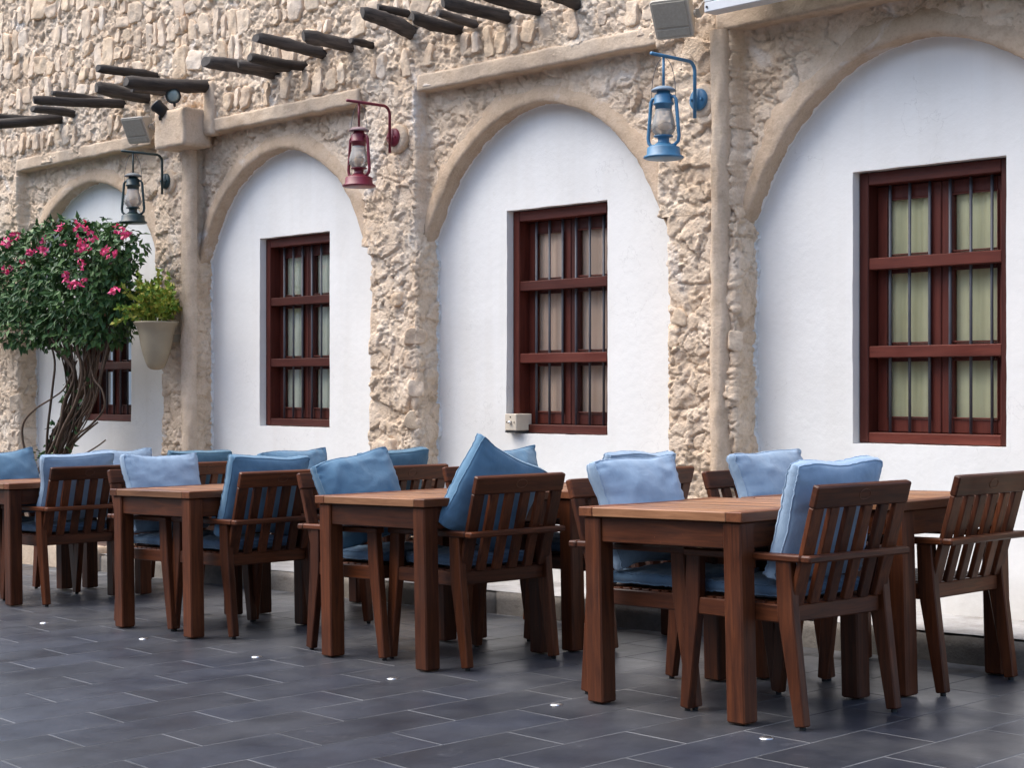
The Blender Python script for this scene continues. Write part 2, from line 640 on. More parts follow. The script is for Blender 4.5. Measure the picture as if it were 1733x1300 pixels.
def m_glass(name, rough_=0.02, tint=(1, 1, 1), ior=1.45):
    m, nt, b = nodes(name)
    nt.nodes.remove(b)
    out = nt.nodes['Material Output']
    tr = N(nt, 'ShaderNodeBsdfTransparent', Color=(*tint, 1))
    gl = N(nt, 'ShaderNodeBsdfGlossy', Roughness=rough_)
    fr = N(nt, 'ShaderNodeFresnel', IOR=ior)
    ms = nt.nodes.new('ShaderNodeMixShader')
    nt.links.new(fr.outputs[0], ms.inputs[0])
    nt.links.new(tr.outputs[0], ms.inputs[1])
    nt.links.new(gl.outputs[0], ms.inputs[2])
    nt.links.new(ms.outputs[0], out.inputs['Surface'])
    return m


M_GLASS = m_glass('window_glass', 0.05, (0.96, 0.97, 0.95), 1.2)
M_CHIMNEY = m_glass('lantern_glass', 0.06, (0.93, 0.93, 0.91))
_nt = M_CHIMNEY.node_tree                        # dusty film on the lantern glass
_ms = next(n for n in _nt.nodes if n.type == 'MIX_SHADER')
_df = N(_nt, 'ShaderNodeBsdfDiffuse', Color=(0.78, 0.76, 0.72, 1))
_m2 = N(_nt, 'ShaderNodeMixShader')
_m2.inputs[0].default_value = 0.30
_nt.links.new(_ms.outputs[0], _m2.inputs[1])
_nt.links.new(_df.outputs[0], _m2.inputs[2])
_nt.links.new(_m2.outputs[0], _nt.nodes['Material Output'].inputs['Surface'])


def m_leaf(name, a, b_, c_):
    m, nt, b = nodes(name)
    geo = nt.nodes.new('ShaderNodeNewGeometry')
    c = ramp(nt, geo.outputs['Random Per Island'], [(0.0, a), (0.5, b_), (1.0, c_)])
    nt.links.new(c, b.inputs['Base Color'])
    b.inputs['Roughness'].default_value = 0.5
    b.inputs['Specular IOR Level'].default_value = 0.35
    b.inputs['Subsurface Weight'].default_value = 0.0
    return m


M_LEAF = m_leaf('bougainvillea_leaf', (0.024, 0.065, 0.022), (0.052, 0.125, 0.036), (0.11, 0.20, 0.058))
M_LEAF2 = m_leaf('succulent_leaf', (0.11, 0.23, 0.035), (0.26, 0.36, 0.045), (0.46, 0.38, 0.07))
M_FLOWER = m_leaf('bougainvillea_bract', (0.60, 0.035, 0.13), (0.74, 0.06, 0.20), (0.80, 0.14, 0.28))
M_CUP = m_plain('planter_clay', (0.32, 0.265, 0.18), 0.75, vary=0.12, scale=6)
M_BEIGE_PL = m_plain('beige_plastic', (0.46, 0.41, 0.34), 0.5, vary=0.06, scale=8)
M_GRILLE = m_plain('speaker_grille', (0.33, 0.295, 0.24), 0.7, vary=0.1, bmp=0.5, scale=80)
M_BLACK = m_plain('black_metal', (0.018, 0.018, 0.02), 0.4, 0.2)
M_LENS = m_plain('lamp_lens', (0.28, 0.34, 0.32), 0.15, vary=0.1)
M_CREAM = m_plain('cream_plastic', (0.62, 0.54, 0.43), 0.5, vary=0.05)
M_SIGNF = m_plain('white_aluminium', (0.62, 0.63, 0.64), 0.35, 0.0, vary=0.04)
M_SIGNG = m_plain('teal_glass_panel', (0.25, 0.42, 0.39), 0.15, vary=0.06, scale=4)
M_STEEL = m_plain('polished_stud', (0.75, 0.75, 0.75), 0.3, 1.0, vary=0.03)
M_SOIL = m_plain('planter_soil', (0.12, 0.07, 0.05), 0.95, vary=0.4, bmp=0.6)
M_CORE = m_plain('inner_wall', (0.30, 0.27, 0.24), 0.9)


def m_curtain(name, a, b_):
    m, nt, b = nodes(name)
    v = coords(nt, (9, 1, 0.25))
    n = noise(nt, v, 2.2, 4, 0.6)
    v2 = coords(nt, (1, 1, 1))
    c = ramp(nt, n, [(0.3, a), (0.7, b_)])
    c = mix(nt, 0.6, c, ramp(nt, noise(nt, v2, 3, 4), [(0.35, (0.8, 0.78, 0.75)), (0.65, (1.05, 1.05, 1.05))]), 'MULTIPLY')
    nt.links.new(c, b.inputs['Base Color'])
    b.inputs['Roughness'].default_value = 0.9
    bump(nt, b, noise(nt, v, 3, 2), 0.3, 0.02)
    return m


CURT = [m_curtain('dark_room_sheet', (0.08, 0.085, 0.07), (0.17, 0.17, 0.14)),  # dark colour stands in for the shaded room; that window has no curtain
        m_curtain('curtain_sage', (0.72, 0.72, 0.58), (0.86, 0.86, 0.74)),
        m_curtain('curtain_rose', (0.82, 0.56, 0.44), (0.90, 0.68, 0.56)),
        m_curtain('curtain_olive', (0.70, 0.65, 0.41), (0.84, 0.79, 0.55))]

# ================================================================== THE SETTING
# ground: one sheet that carries on beyond the frame; pavers lie on it
GRX, GRY = (-70.0, 50.0), (-60.0, 60.0)
gv = [(x, y, fl(x) - 0.0006) for x in GRX for y in GRY]
ground = obj('ground', mesh('ground', gv, [(0, 2, 3, 1)], M_GROUT))
tag(ground, 'pale grout bed of the sloping slate pavement', 'ground', None, 'structure')
pavement = bpy.data.objects.new('pavement', None)
link(pavement)
tag(pavement, 'dark slate pavement in running bond in front of the stone building', 'pavement', None, 'structure')

PW, PL, SK = 0.2985, 0.60, -0.085


def project(x, y, z):
    d = VX * x + VY * y
    r = math.sin(YAW) * x + math.cos(YAW) * y
    return (866 + 2800 * r / d, 655 - 2800 * (z - CAM_H) / d) if d > 0.2 else None


def paver_mesh(seed):
    rr = random.Random(seed)
    g, t, e = 0.0030, 0.012, 0.0010
    a, b = PW / 2 - g, PL / 2 - g

    def P(x, y, z):
        return (x, y + SK * x, z + SL * x)
    dz = [rr.uniform(-0.0002, 0.0004) for _ in range(4)]
    cs = [(-1, -1), (1, -1), (1, 1), (-1, 1)]
    v = [P(sx * a, sy * b, -t) for sx, sy in cs] + [P(sx * a, sy * b, -e) for sx, sy in cs] + [P(sx * (a - e), sy * (b - e), dz[i]) for i, (sx, sy) in enumerate(cs)]
    f = [(8, 9, 10, 11)]
    for k in range(4):
        k2 = (k + 1) % 4
        f += [(k, k2, 4 + k2, 4 + k), (4 + k, 4 + k2, 8 + k2, 8 + k)]
    return mesh('paver', v, f, M_PAVER)


PAV = [paver_mesh(s) for s in range(10)]
cells = []
for ci in range(-34, 20):
    xc = -5.65 + (ci + 0.5) * PW
    y0 = 3.17 + (0.30 if ci % 2 else 0.0) - 0.02
    for ri in range(-14, 9):
        yc = y0 + (ri + 0.5) * PL + SK * (xc + 5.5)
        if yc + PL / 2 > PLY + 0.28 or yc < -1.5:
            continue
        cells.append((xc, yc))


def vis_area(c):
    x, y = c
    pts = [project(x + sx * PW / 2, y + sy * PL / 2, fl(x)) for sx in (-1, 1) for sy in (-1, 1)]
    if any(p is None for p in pts):
        return 0
    xs, ys = [p[0] for p in pts], [p[1] for p in pts]
    ox = max(0, min(max(xs), 1733) - max(min(xs), 0))
    oy = max(0, min(max(ys), 1300) - max(min(ys), 0))
    return ox * oy


cells.sort(key=vis_area, reverse=True)
for i, (x, y) in enumerate(cells[:295]):
    obj('paver', PAV[random.randrange(10)], pavement, (x, y, fl(x)))
rest = MB()
for x, y in cells[295:]:
    me = PAV[random.randrange(10)]
    rest.add([(q.co.x + x, q.co.y + y, q.co.z + fl(x)) for q in me.vertices], [tuple(p.vertices) for p in me.polygons])
ro = rest.build('paver_field', M_PAVER, pavement)
ro['kind'] = 'stuff'

# ------------------------------------------------------------------ the building
bld = empty('stone_building', 'old rubble stone building with white arched bays and wooden barred windows', 'building', Matrix.Translation((-8, 7.6, 0)))


def bpart(name, me, parent=None):
    """a part given in world coordinates"""
    o = obj(name, me, parent or bld)
    if parent is None:
        o.matrix_parent_inverse = Matrix.Translation((8, -7.6, 0))
    return o


# --- upper wall: one relief sheet with the arch openings cut out
GS = 0.0082
xs = np.arange(-14.6, -2.6, GS)
zs = np.concatenate([np.arange(ZS - 0.03, 3.9, GS), np.arange(3.9, 4.95, GS * 1.25)])
XX, ZZ = np.meshgrid(xs, zs, indexing='ij')
hgt = rough(XX, ZZ)
# coursed rubble above the lintels: calmer mortar bed, the stones sit in it
up = np.clip((ZZ - 3.12) / 0.06, 0, 1)
mort = 0.010 * fbm(XX * 5, ZZ * 5, 9.0, 3)
mA, mE = chips(XX + 0.02 * perlin(XX * 9, ZZ * 9, 2.2), ZZ + 0.02 * perlin(XX * 9, ZZ * 9, 7.2), 0.05, 41, 1.5, 0.8)
mort = mort + 0.0120 * mA - 0.012 * np.exp(-(mE / 0.1) ** 2) + 0.0035 * fbm(XX * 34, ZZ * 34, 1.0, 2)
hgt = hgt * (1 - up) + (mort * 0.9 + 0.25 * hgt) * up
rec = np.zeros_like(XX)
wob = 0.02 * perlin(XX * 6, ZZ * 6, 4.4)
for (a, b) in BAYS:
    m = np.clip((XX - (a - 0.035) + 0.5 * wob) / 0.03, 0, 1) * np.clip(((b - 0.05) - XX + wob) / 0.03, 0, 1) * np.clip((ZL + 0.02 - ZZ) / 0.02, 0, 1)
    rec = np.maximum(rec, m)
calm = np.ones_like(XX)
for (cx, sc) in ARCH:
    rr_ = np.sqrt((np.abs(XX - cx) / sc + AE) ** 2 + (ZZ - AZ) ** 2) - AR
    calm = np.minimum(calm, np.clip((rr_ - 0.08) / 0.07, 0.3, 1.0))
YY = Y0 + (Y1 - Y0) * rec - hgt * (1 - rec + rec * calm)
keep = np.ones((len(xs), len(zs)), bool)
for (cx, sc) in ARCH:
    r = AR + 0.055
    t = np.sqrt(np.maximum(r * r - (ZZ - AZ) ** 2, 0)) - AE
    keep &= ~((np.abs(XX - cx) / sc < t) & (ZZ < AZ + r) & (rec > 0.97))
q = grid_quads(len(xs), len(zs))
kf = keep.ravel()
q = q[kf[q].all(axis=1)]
q = q[:, ::-1]
used = np.unique(q)
remap = np.full(kf.size, -1, np.int64)
remap[used] = np.arange(len(used))
V = np.stack([XX, YY, ZZ], -1).reshape(-1, 3)[used]
wall_me = np_mesh('stone_wall', V, remap[q], M_RENDER)
wall_me.materials.append(M_UPPER)
fz = V[remap[q][:, 0], 2] + 0.05 * perlin(V[remap[q][:, 0], 0] * 3, V[remap[q][:, 0], 2] * 3, 0.3)
wall_me.polygons.foreach_set('material_index', (fz > 3.14).astype(np.int32))
stone_wall = bpart('stone_wall', wall_me)


# --- rough piers with their jambs
def pier(xl, xr):
    pts, nrm, us = [], [], []
    r = 0.03
    st = 0.0082
    ys_ = np.arange(Y2 + 0.03, Y0 + r, -st)
    for y in ys_:
        pts.append((xl, y)); nrm.append((-1, 0)); us.append(xl - (y - Y0))
    for k in range(1, 6):
        a = math.pi / 2 * k / 6
        pts.append((xl + r - r * math.cos(a), Y0 + r - r * math.sin(a))); nrm.append((-math.cos(a), -math.sin(a))); us.append(xl - r + 2 * r * k / 6)
    for x in np.arange(xl + r, xr - r, st):
        pts.append((x, Y0)); nrm.append((0, -1)); us.append(x)
    for k in range(1, 6):
        a = math.pi / 2 * k / 6
        pts.append((xr - r + r * math.sin(a), Y0 + r - r * math.cos(a))); nrm.append((math.sin(a), -math.cos(a))); us.append(xr - r + 2 * r * k / 6)
    for y in ys_[::-1]:
        pts.append((xr, y)); nrm.append((1, 0)); us.append(xr + (y - Y0))
    pts, nrm, us = np.array(pts), np.array(nrm), np.array(us)
    zz = np.arange(-0.35, ZS + 0.012, GS)
    U, Z = np.meshgrid(us, zz, indexing='ij')
    h = rough(U, Z)
    side = np.abs(nrm[:, 0])[:, None]
    h = h * (1 - 0.25 * side) + side * 0.012 * perlin(U * 4, Z * 4, 2.5)
    topf = np.clip((ZS + 0.012 - Z) / 0.05, 0, 1)
    X = pts[:, 0][:, None] + nrm[:, 0][:, None] * (h - 0.02 * (1 - topf) * side)
    Y = pts[:, 1][:, None] + nrm[:, 1][:, None] * h + 0.002
    n0, n1 = X.shape
    verts = np.stack([X, Y, Z], -1).reshape(-1, 3)
    qs = grid_quads(n0, n1)
    # ledge on top, running back to the spandrel
    top = np.arange(n0) * n1 + n1 - 1
    lv = np.stack([X[:, -1], np.full(n0, Y2 + 0.02), np.full(n0, ZS + 0.018)], -1)
    b0 = len(verts)
    verts = np.vstack([verts, lv])
    lq = np.stack([top[:-1], top[1:], b0 + np.arange(1, n0), b0 + np.arange(n0 - 1)], -1)
    return bpart('pier', np_mesh('pier', verts, np.vstack([qs, lq]), M_RENDER))


PIERS = [(-14.6, BAYS[0][0]), (BAYS[0][1], BAYS[1][0]), (BAYS[1][1], BAYS[2][0]), (BAYS[2][1], BAYS[3][0]), (BAYS[3][1], -2.6)]
PIER_OBJ = [pier(a, b) for a, b in PIERS]


# --- smooth plaster arch rings
def arch_ring(cx, sc):
    th0 = math.asin((ZS - 0.16 - AZ) / AR)
    th1 = math.acos(AE / AR)
    n = 110
    path = []
    for i in range(n + 1):
        t = -1 + 2 * i / n
        th = th1 + (th0 - th1) * abs(t)
        path.append((math.copysign(1, t) if t else 0, th))
    # profile: offset outward, Y
    prof = [(0.140, Y1 + 0.035), (0.112, Y1 + 0.006), (0.080, Y1 - 0.010), (0.03, Y1 - 0.015), (0.008, Y1 - 0.013), (0.0, Y1 - 0.004), (-0.001, Y1 + 0.03), (0.0, Y1 + 0.07), (0.0, Y2 + 0.02)]
    V_ = []
    for i, (s, th) in enumerate(path):
        for k, (off, y) in enumerate(prof):
            off2 = off
            if k <= 1:
                off2 = off + 0.07 * float(fbm(np.array(cx * 3 + th * 6 * (s or 1)), np.array(0.5), 1.3, 3))
            w = 0.008 * float(fbm(np.array(th * 14 * (s or 1) + cx), np.array(y * 20), k * 0.4, 3)) + 0.010 * float(perlin(th * 2.5 * (s or 1) + cx, 3.0, 0.2))
            zq = AZ + AR * math.sin(th)
            dv = min(1.0, max(0.0, (ZS + 0.16 - zq) / 0.30))
            r = AR + off2 * (1 - 0.45 * dv) + 0.07 * dv * dv
            x = s * (r * math.cos(th) - AE) * sc if s else 0.0
            z = AZ + r * math.sin(th)
            if s and x * s < 0:
                x = 0.0
            yy = y + (0.012 * float(perlin(th * 6 * (s or 1) + cx, k * 0.7, 6.0)) if k > 1 and k < 8 else 0)
            V_.append((cx + x + w * (s or 0), yy, z + w))
    qs = grid_quads(n + 1, len(prof))
    return bpart('arch_ring', np_mesh('arch_ring', np.array(V_), qs[:, ::-1], M_PLASTER))


for a in ARCH:
    arch_ring(*a)


# --- lintels, ribs, corbel
def lumpy_box(name, a, b, mat, step=0.03, amp=0.005, seed=0.0, bev=0.012):
    """box with slightly wavering, softened plaster edges"""
    a, b = np.array(a, float), np.array(b, float)
    nd = np.maximum(2, np.ceil((b - a) / step).astype(int) + 1)
    V_, Q = [], []
    base = 0
    for ax in range(3):
        o1, o2 = [k for k in range(3) if k != ax]
        for s in (0, 1):
            g1, g2 = np.meshgrid(np.linspace(a[o1], b[o1], nd[o1]), np.linspace(a[o2], b[o2], nd[o2]), indexing='ij')
            P = np.zeros(g1.shape + (3,))
            P[..., o1], P[..., o2], P[..., ax] = g1, g2, (b if s else a)[ax]
            V_.append(P.reshape(-1, 3))
            qq = grid_quads(nd[o1], nd[o2]) + base
            if (s == 1) == (ax == 1):
                qq = qq[:, ::-1]
            Q.append(qq)
            base += g1.size
    V_, Q = np.vstack(V_), np.vstack(Q)
    c, hlf = (a + b) / 2, (b - a) / 2
    inner = np.clip(V_, a + bev, b - bev)
    d = V_ - inner
    ln = np.linalg.norm(d, axis=1)[:, None]
    V_ = np.where(ln > 1e-9, inner + d / np.maximum(ln, 1e-9) * bev, V_)
    for k in range(3):
        V_[:, k] += amp * fbm(V_[:, 0] * 7 + seed, V_[:, 1] * 7 + k * 5.3, V_[:, 2] * 7, 3)
    key = np.round(V_, 5)
    _, idx, inv = np.unique(key, axis=0, return_index=True, return_inverse=True)
    Q = inv.ravel()[Q]
    return np_mesh(name, V_[idx], Q, mat)


LINT = [(-13.10, -10.94), (-10.27, -8.42), (-7.83, -5.86), (-5.46, -3.25)]
for i, (a, b) in enumerate(LINT):
    bpart('lintel', lumpy_box('lintel', (a, Y0 - 0.014, ZL), (b, Y1 + 0.06, ZL + 0.10), M_PLASTER2, 0.02, 0.009, i * 3.1, 0.007))


def rib(cx, w, z0, z1, d):
    zz = np.arange(z0, z1, 0.025)
    th = np.linspace(0, math.pi, 15)
    V_ = []
    for z in zz:
        wob_ = 0.012 * float(fbm(np.array(z * 1.7), np.array(cx), 0.3, 3))
        for t in th:
            k = 1 + 0.20 * float(perlin(z * 6, t * 1.2, cx)) + 0.12 * float(perlin(z * 21, t * 3, cx))
            V_.append((cx + wob_ - math.cos(t) * w / 2 * k, Y0 + 0.02 - math.sin(t) ** 0.7 * (d + 0.02) * k, z))
    qs = grid_quads(len(zz), len(th))
    return bpart('plaster_rib', np_mesh('plaster_rib', np.array(V_), qs[:, ::-1], M_PLASTER2))


rib(-5.435, 0.105, -0.2, 3.03, 0.05)
rib(-10.43, 0.14, -0.3, 2.95, 0.05)
bpart('corbel', lumpy_box('corbel', (-10.60, 6.47, 2.925), (-10.205, Y0 + 0.05, 3.20), M_PLASTER2, 0.03, 0.008, 5.0, 0.012))
bpart('plaster_patch', lumpy_box('plaster_patch', (-10.22, Y0 - 0.03, 3.0), (-10.08, Y0 + 0.05, 3.40), M_PLASTER2, 0.03, 0.012, 9.0, 0.02))

# --- coursed stones of the upper wall
rs = random.Random(21)


def stone_mesh(w, h, dep, rr):
    n = 24
    base = [(-1, -1), (1, -1), (1, 1), (-1, 1)]   # a block with knocked-off corners
    cs = []
    for i, (sx, sy) in enumerate(base):
        c_ = Vector(((sx + rr.uniform(-0.34, 0.12) * sx) * w / 2, (sy + rr.uniform(-0.30, 0.06) * sy) * h / 2))
        k_ = rr.random()
        ch_ = rr.uniform(0.06, 0.30)
        nx_, pv = base[(i + 1) % 4], base[i - 1]
        a_ = c_ + Vector(((pv[0] - sx) * w / 2, (pv[1] - sy) * h / 2)) * ch_ * rr.uniform(0.5, 1.2)
        b_ = c_ + Vector(((nx_[0] - sx) * w / 2, (nx_[1] - sy) * h / 2)) * ch_ * rr.uniform(0.5, 1.2)
        cs += [a_, b_] if k_ < 0.85 else [c_]
    nc = len(cs)
    per = [0.0]
    for i in range(nc):
        per.append(per[-1] + (cs[(i + 1) % nc] - cs[i]).length)
    out = []
    for k in range(n):
        t = per[-1] * k / n
        i = max(j for j in range(nc) if per[j] <= t + 1e-9)
        f = (t - per[i]) / (per[i + 1] - per[i])
        q_ = cs[i].lerp(cs[(i + 1) % nc], f) * (1 + rr.uniform(-0.035, 0.035))
        out.append((q_.x, q_.y))
    tx, tz = rr.uniform(-0.22, 0.22), rr.uniform(-0.12, 0.12)
    seed = rr.uniform(0, 90)
    rings = [(1.03, None), (1.0, 0.55), (0.965, 0.92), (0.88, 1.0), (0.60, 1.03), (0.30, 1.03)]
    V_, F = [], []
    for i, (s, d) in enumerate(rings):
        for k, (x, z) in enumerate(out):
            if d is None:
                V_.append((x * s, 0.04, z * s))
                continue
            nz = float(fbm(np.array(x * s * 16 + seed), np.array(z * s * 16), 0.5, 2))
            V_.append((x * s, -dep * d - (tx * x * s + tz * z * s) - 0.016 * nz * (0.4 if i == 1 else 1.0), z * s))
    for i in range(len(rings) - 1):
        for k in range(n):
            k2 = (k + 1) % n
            F.append((i * n + k, i * n + k2, (i + 1) * n + k2, (i + 1) * n + k))
    V_.append((0, -dep * 1.05, 0))
    c = len(V_) - 1
    for k in range(n):
        F.append(((len(rings) - 1) * n + k, (len(rings) - 1) * n + (k + 1) % n, c))
    return mesh('stone', V_, F, M_STONE, True)


def frame_top(x):
    d = VX * x + VY * Y0
    return CAM_H + 655 / 2800 * d


stones = []
z = 3.46
row = 0
while z < 4.75:
    rh = rs.uniform(0.22, 0.31)
    x = -13.95 + rs.uniform(0, 0.1)
    while x < -7.3:
        w = rs.choice([0.06, 0.09, 0.11, 0.125, 0.14, 0.165, 0.20]) * rs.uniform(0.8, 1.15)
        zz_ = z + 0.05 * math.sin(x * 0.9 + row) + 0.025 * math.sin(x * 2.9 + row * 2)
        if zz_ < frame_top(x) + 0.15:
            q_ = rs.random()
            if q_ < 0.22:                        # two small stones one on the other
                hh = rh * rs.uniform(0.4, 0.6)
                stones.append((x + w / 2, zz_ + hh * 0.5, w * rs.uniform(0.75, 1.0), hh * 0.85, 0.7))
                stones.append((x + w / 2, zz_ + hh + (rh - hh) * 0.5, w * rs.uniform(0.7, 0.95), (rh - hh) * 0.85, 0.7))
            elif q_ < 0.86:
                hk = rs.uniform(0.60, 1.10)
                stones.append((x + w / 2, zz_ + rh / 2 + rs.uniform(-0.035, 0.035), w * rs.uniform(0.86, 1.04), rh * hk, rs.uniform(0.15, 1.05)))
        x += w + rs.uniform(0.004, 0.020)
    z += rh + rs.uniform(0.012, 0.035)
    row += 1
x = -13.4
while x < -5.9:                                  # soldier course above the lintels
    w = rs.uniform(0.07, 0.125)
    if not (-10.65 < x < -10.02) and rs.random() < 0.72:
        stones.append((x + w / 2, 3.225 + rs.uniform(-0.015, 0.02), w * 0.9, rs.uniform(0.13, 0.19), 0.62 if x < -8 else 0.4))
    x += w + rs.uniform(0.005, 0.03)
stones.sort(key=lambda s: -s[2] * s[3])
for (pi, x, z, w, h, rz) in ((2, -7.885, 1.50, 0.13, 0.12, 0.7), (2, -7.90, 1.345, 0.12, 0.10, 0.5), (2, -7.875, 1.18, 0.10, 0.12, 0.9), (2, -7.89, 0.98, 0.14, 0.15, 0.8), (2, -8.05, 1.74, 0.09, 0.10, 0.0),
                             (2, -8.12, 0.80, 0.13, 0.11, 0.0), (3, -5.36, 1.42, 0.09, 0.13, 0.9), (3, -5.37, 1.15, 0.09, 0.11, 0.9), (3, -5.70, 1.55, 0.10, 0.10, 0.0), (0, -13.14, 1.05, 0.15, 0.17, 0.6), (0, -13.2, 0.75, 0.16, 0.14, 0.3)):
    o = obj('stone', stone_mesh(w, h, 0.02, rs), PIER_OBJ[pi], (x, Y0 + (0.006 if rz < 0.2 else 0.018), z))
    o.rotation_euler = (0, rs.uniform(-0.3, 0.3), rz)
for (x, z, w, h, k) in stones[:286]:
    d = (0.012 + rs.uniform(0, 0.016)) * k
    o = obj('stone', stone_mesh(w, h, d, rs), stone_wall, (x, Y0 - 0.004, z))
    o.rotation_euler = (0, rs.gauss(0, 0.13), 0)

# --- white panels with window openings, windows
for bi, ((a, b), (wa, wb)) in enumerate(zip(BAYS, WINX)):
    gx = np.unique(np.concatenate([np.linspace(a - 0.06, wa, 24), np.linspace(wa, wb, 22), np.linspace(wb, b + 0.06, 24)]))
    gz = np.unique(np.concatenate([np.linspace(-0.35, WZ0, 30), np.linspace(WZ0, WZ1, 30), np.linspace(WZ1, 3.06, 20)]))
    GX, GZ = np.meshgrid(gx, gz, indexing='ij')
    GY = Y2 + 0.006 * fbm(GX * 2, GZ * 2, bi * 2.0, 3)
    edge = (np.abs(GX - wa) < 1e-6) | (np.abs(GX - wb) < 1e-6)
    edge &= (GZ > WZ0 - 1e-6) & (GZ < WZ1 + 1e-6)
    edge2 = ((np.abs(GZ - WZ0) < 1e-6) | (np.abs(GZ - WZ1) < 1e-6)) & (GX > wa - 1e-6) & (GX < wb + 1e-6)
    JX = GX + np.where(edge, 0.004 * perlin(GZ * 14, GX * 3, 1.0), 0)
    JZ = GZ + np.where(edge2, 0.004 * perlin(GX * 14, GZ * 3, 2.0), 0)
    qs = grid_quads(len(gx), len(gz))
    cxm, czm = GX.ravel()[qs].mean(1), GZ.ravel()[qs].mean(1)
    qs = qs[~((cxm > wa) & (cxm < wb) & (czm > WZ0) & (czm < WZ1))][:, ::-1]
    verts = np.stack([JX, GY, JZ], -1).reshape(-1, 3)
    # reveals of the opening, turned back to the frame
    i0, i1 = np.searchsorted(gx, wa - 1e-6), np.searchsorted(gx, wb - 1e-6)
    k0, k1 = np.searchsorted(gz, WZ0 - 1e-6), np.searchsorted(gz, WZ1 - 1e-6)
    nz = len(gz)
    loop = [i * nz + k0 for i in range(i0, i1)] + [i1 * nz + k for k in range(k0, k1)] + [i * nz + k1 for i in range(i1, i0, -1)] + [i0 * nz + k for k in range(k1, k0, -1)]
    lip = verts[loop].copy()
    back = lip.copy()
    back[:, 1] = Y2 + 0.20
    b0 = len(verts)
    L = len(loop)
    rq = np.array([[b0 + i, b0 + (i + 1) % L, b0 + L + (i + 1) % L, b0 + L + i] for i in range(L)])
    pm_ = np_mesh('white_panel', np.vstack([verts, lip, back]), np.vstack([qs, rq[:, ::-1]]), M_WHITE)
    pm_.polygons.foreach_set('use_smooth', np.concatenate([np.ones(len(qs), bool), np.zeros(L, bool)]))
    bpart('white_panel', pm_)

    # window: frame, rails, iron bars, casement leaves with panes and curtain
    fy = Y2 + 0.05
    g = 0.004
    A_, B_ = wa + g, wb - g
    win = bpart('window', None)
    MB().box((A_, fy, WZ0 + g), (A_ + 0.052, fy + 0.13, WZ1 - g)).build('jamb', M_FZ, win)
    MB().box((B_ - 0.052, fy, WZ0 + g), (B_, fy + 0.13, WZ1 - g)).build('jamb', M_FZ, win)
    MB().box((A_ + 0.052, fy + 0.002, WZ1 - g - 0.062), (B_ - 0.052, fy + 0.128, WZ1 - g)).build('head', M_FX, win)
    MB().box((A_ + 0.052, fy + 0.002, WZ0 + g), (B_ - 0.052, fy + 0.128, WZ0 + g + 0.05)).build('sill', M_FX, win)
    for zr in (1.358, 1.792):
        MB().box((A_ + 0.052, fy + 0.006, zr - 0.029), (B_ - 0.052, fy + 0.06, zr + 0.029)).build('rail', M_FX, win)
    nb = 6
    for k in range(nb):
        xb = A_ + 0.052 + (B_ - A_ - 0.104) * (k + 0.75) / (nb + 0.5)
        MB().tube([(xb, fy + 0.066, WZ0 + 0.05), (xb + rs.uniform(-0.002, 0.002), fy + 0.066, 1.55), (xb, fy + 0.066, WZ1 - 0.06)], 0.0075, 8).build('bar', M_IRON, win, True)
    xm = (A_ + B_) / 2
    cy = fy + 0.080
    for s in (-1, 1):
        x0, x1 = (A_ + 0.053, xm - 0.002) if s < 0 else (xm + 0.002, B_ - 0.053)
        lf = MB()
        lf.box((x0, cy, WZ0 + 0.056), (x0 + 0.062, cy + 0.035, WZ1 - 0.068))
        lf.box((x1 - 0.062, cy, WZ0 + 0.056), (x1, cy + 0.035, WZ1 - 0.068))
        for (za, zb) in ((WZ0 + 0.056, WZ0 + 0.125), (1.318, 1.398), (1.752, 1.832), (WZ1 - 0.135, WZ1 - 0.068)):
            lf.box((x0 + 0.062, cy + 0.001, za), (x1 - 0.062, cy + 0.034, zb))
        lf.build('casement', M_FZ, win)
        for (za, zb) in ((WZ0 + 0.125, 1.318), (1.398, 1.752), (1.832, WZ1 - 0.135)):
            pa, pb = x0 + 0.062, x1 - 0.062
            bd = MB()                              # thin glazing bead
            bd.box((pa, cy - 0.008, za), (pb, cy - 0.0005, za + 0.008), 0.002)
            bd.box((pa, cy - 0.008, zb - 0.008), (pb, cy - 0.0005, zb), 0.002)
            bd.box((pa - 0.008, cy - 0.008, za), (pa - 0.0005, cy - 0.0005, zb), 0.002)
            bd.box((pb + 0.0005, cy - 0.008, za), (pb + 0.008, cy - 0.0005, zb), 0.002)
            bd.build('glazing_bead', M_FX, win)
            MB().box((pa - 0.004, cy + 0.016, za - 0.004), (pb + 0.004, cy + 0.020, zb + 0.004), 0.001).build('pane', M_GLASS, win)
    nx = 70
    cxs = np.linspace(A_ + 0.06, B_ - 0.06, nx)
    CX, CZ = np.meshgrid(cxs, np.linspace(WZ0 + 0.06, WZ1 - 0.07, 4), indexing='ij')
    CY = cy + 0.036 + 0.009 * np.sin(CX * 60 + 2 * np.sin(CX * 9 + bi)) * (0.6 + 0.4 * np.sin(CX * 17 + bi))
    obj('curtain', np_mesh('curtain', np.stack([CX, CY, CZ], -1).reshape(-1, 3), grid_quads(nx, 4)[:, ::-1], CURT[bi]), win)  # in the first window a dark sheet replaces the shaded room

# inner body of the building: stops light from behind
core = MB()
core.box((-14.6, Y2 + 0.26, -0.4), (-2.6, 9.5, 4.94), 0.01)
bpart('inner_body', core.mesh('inner_body', M_CORE))

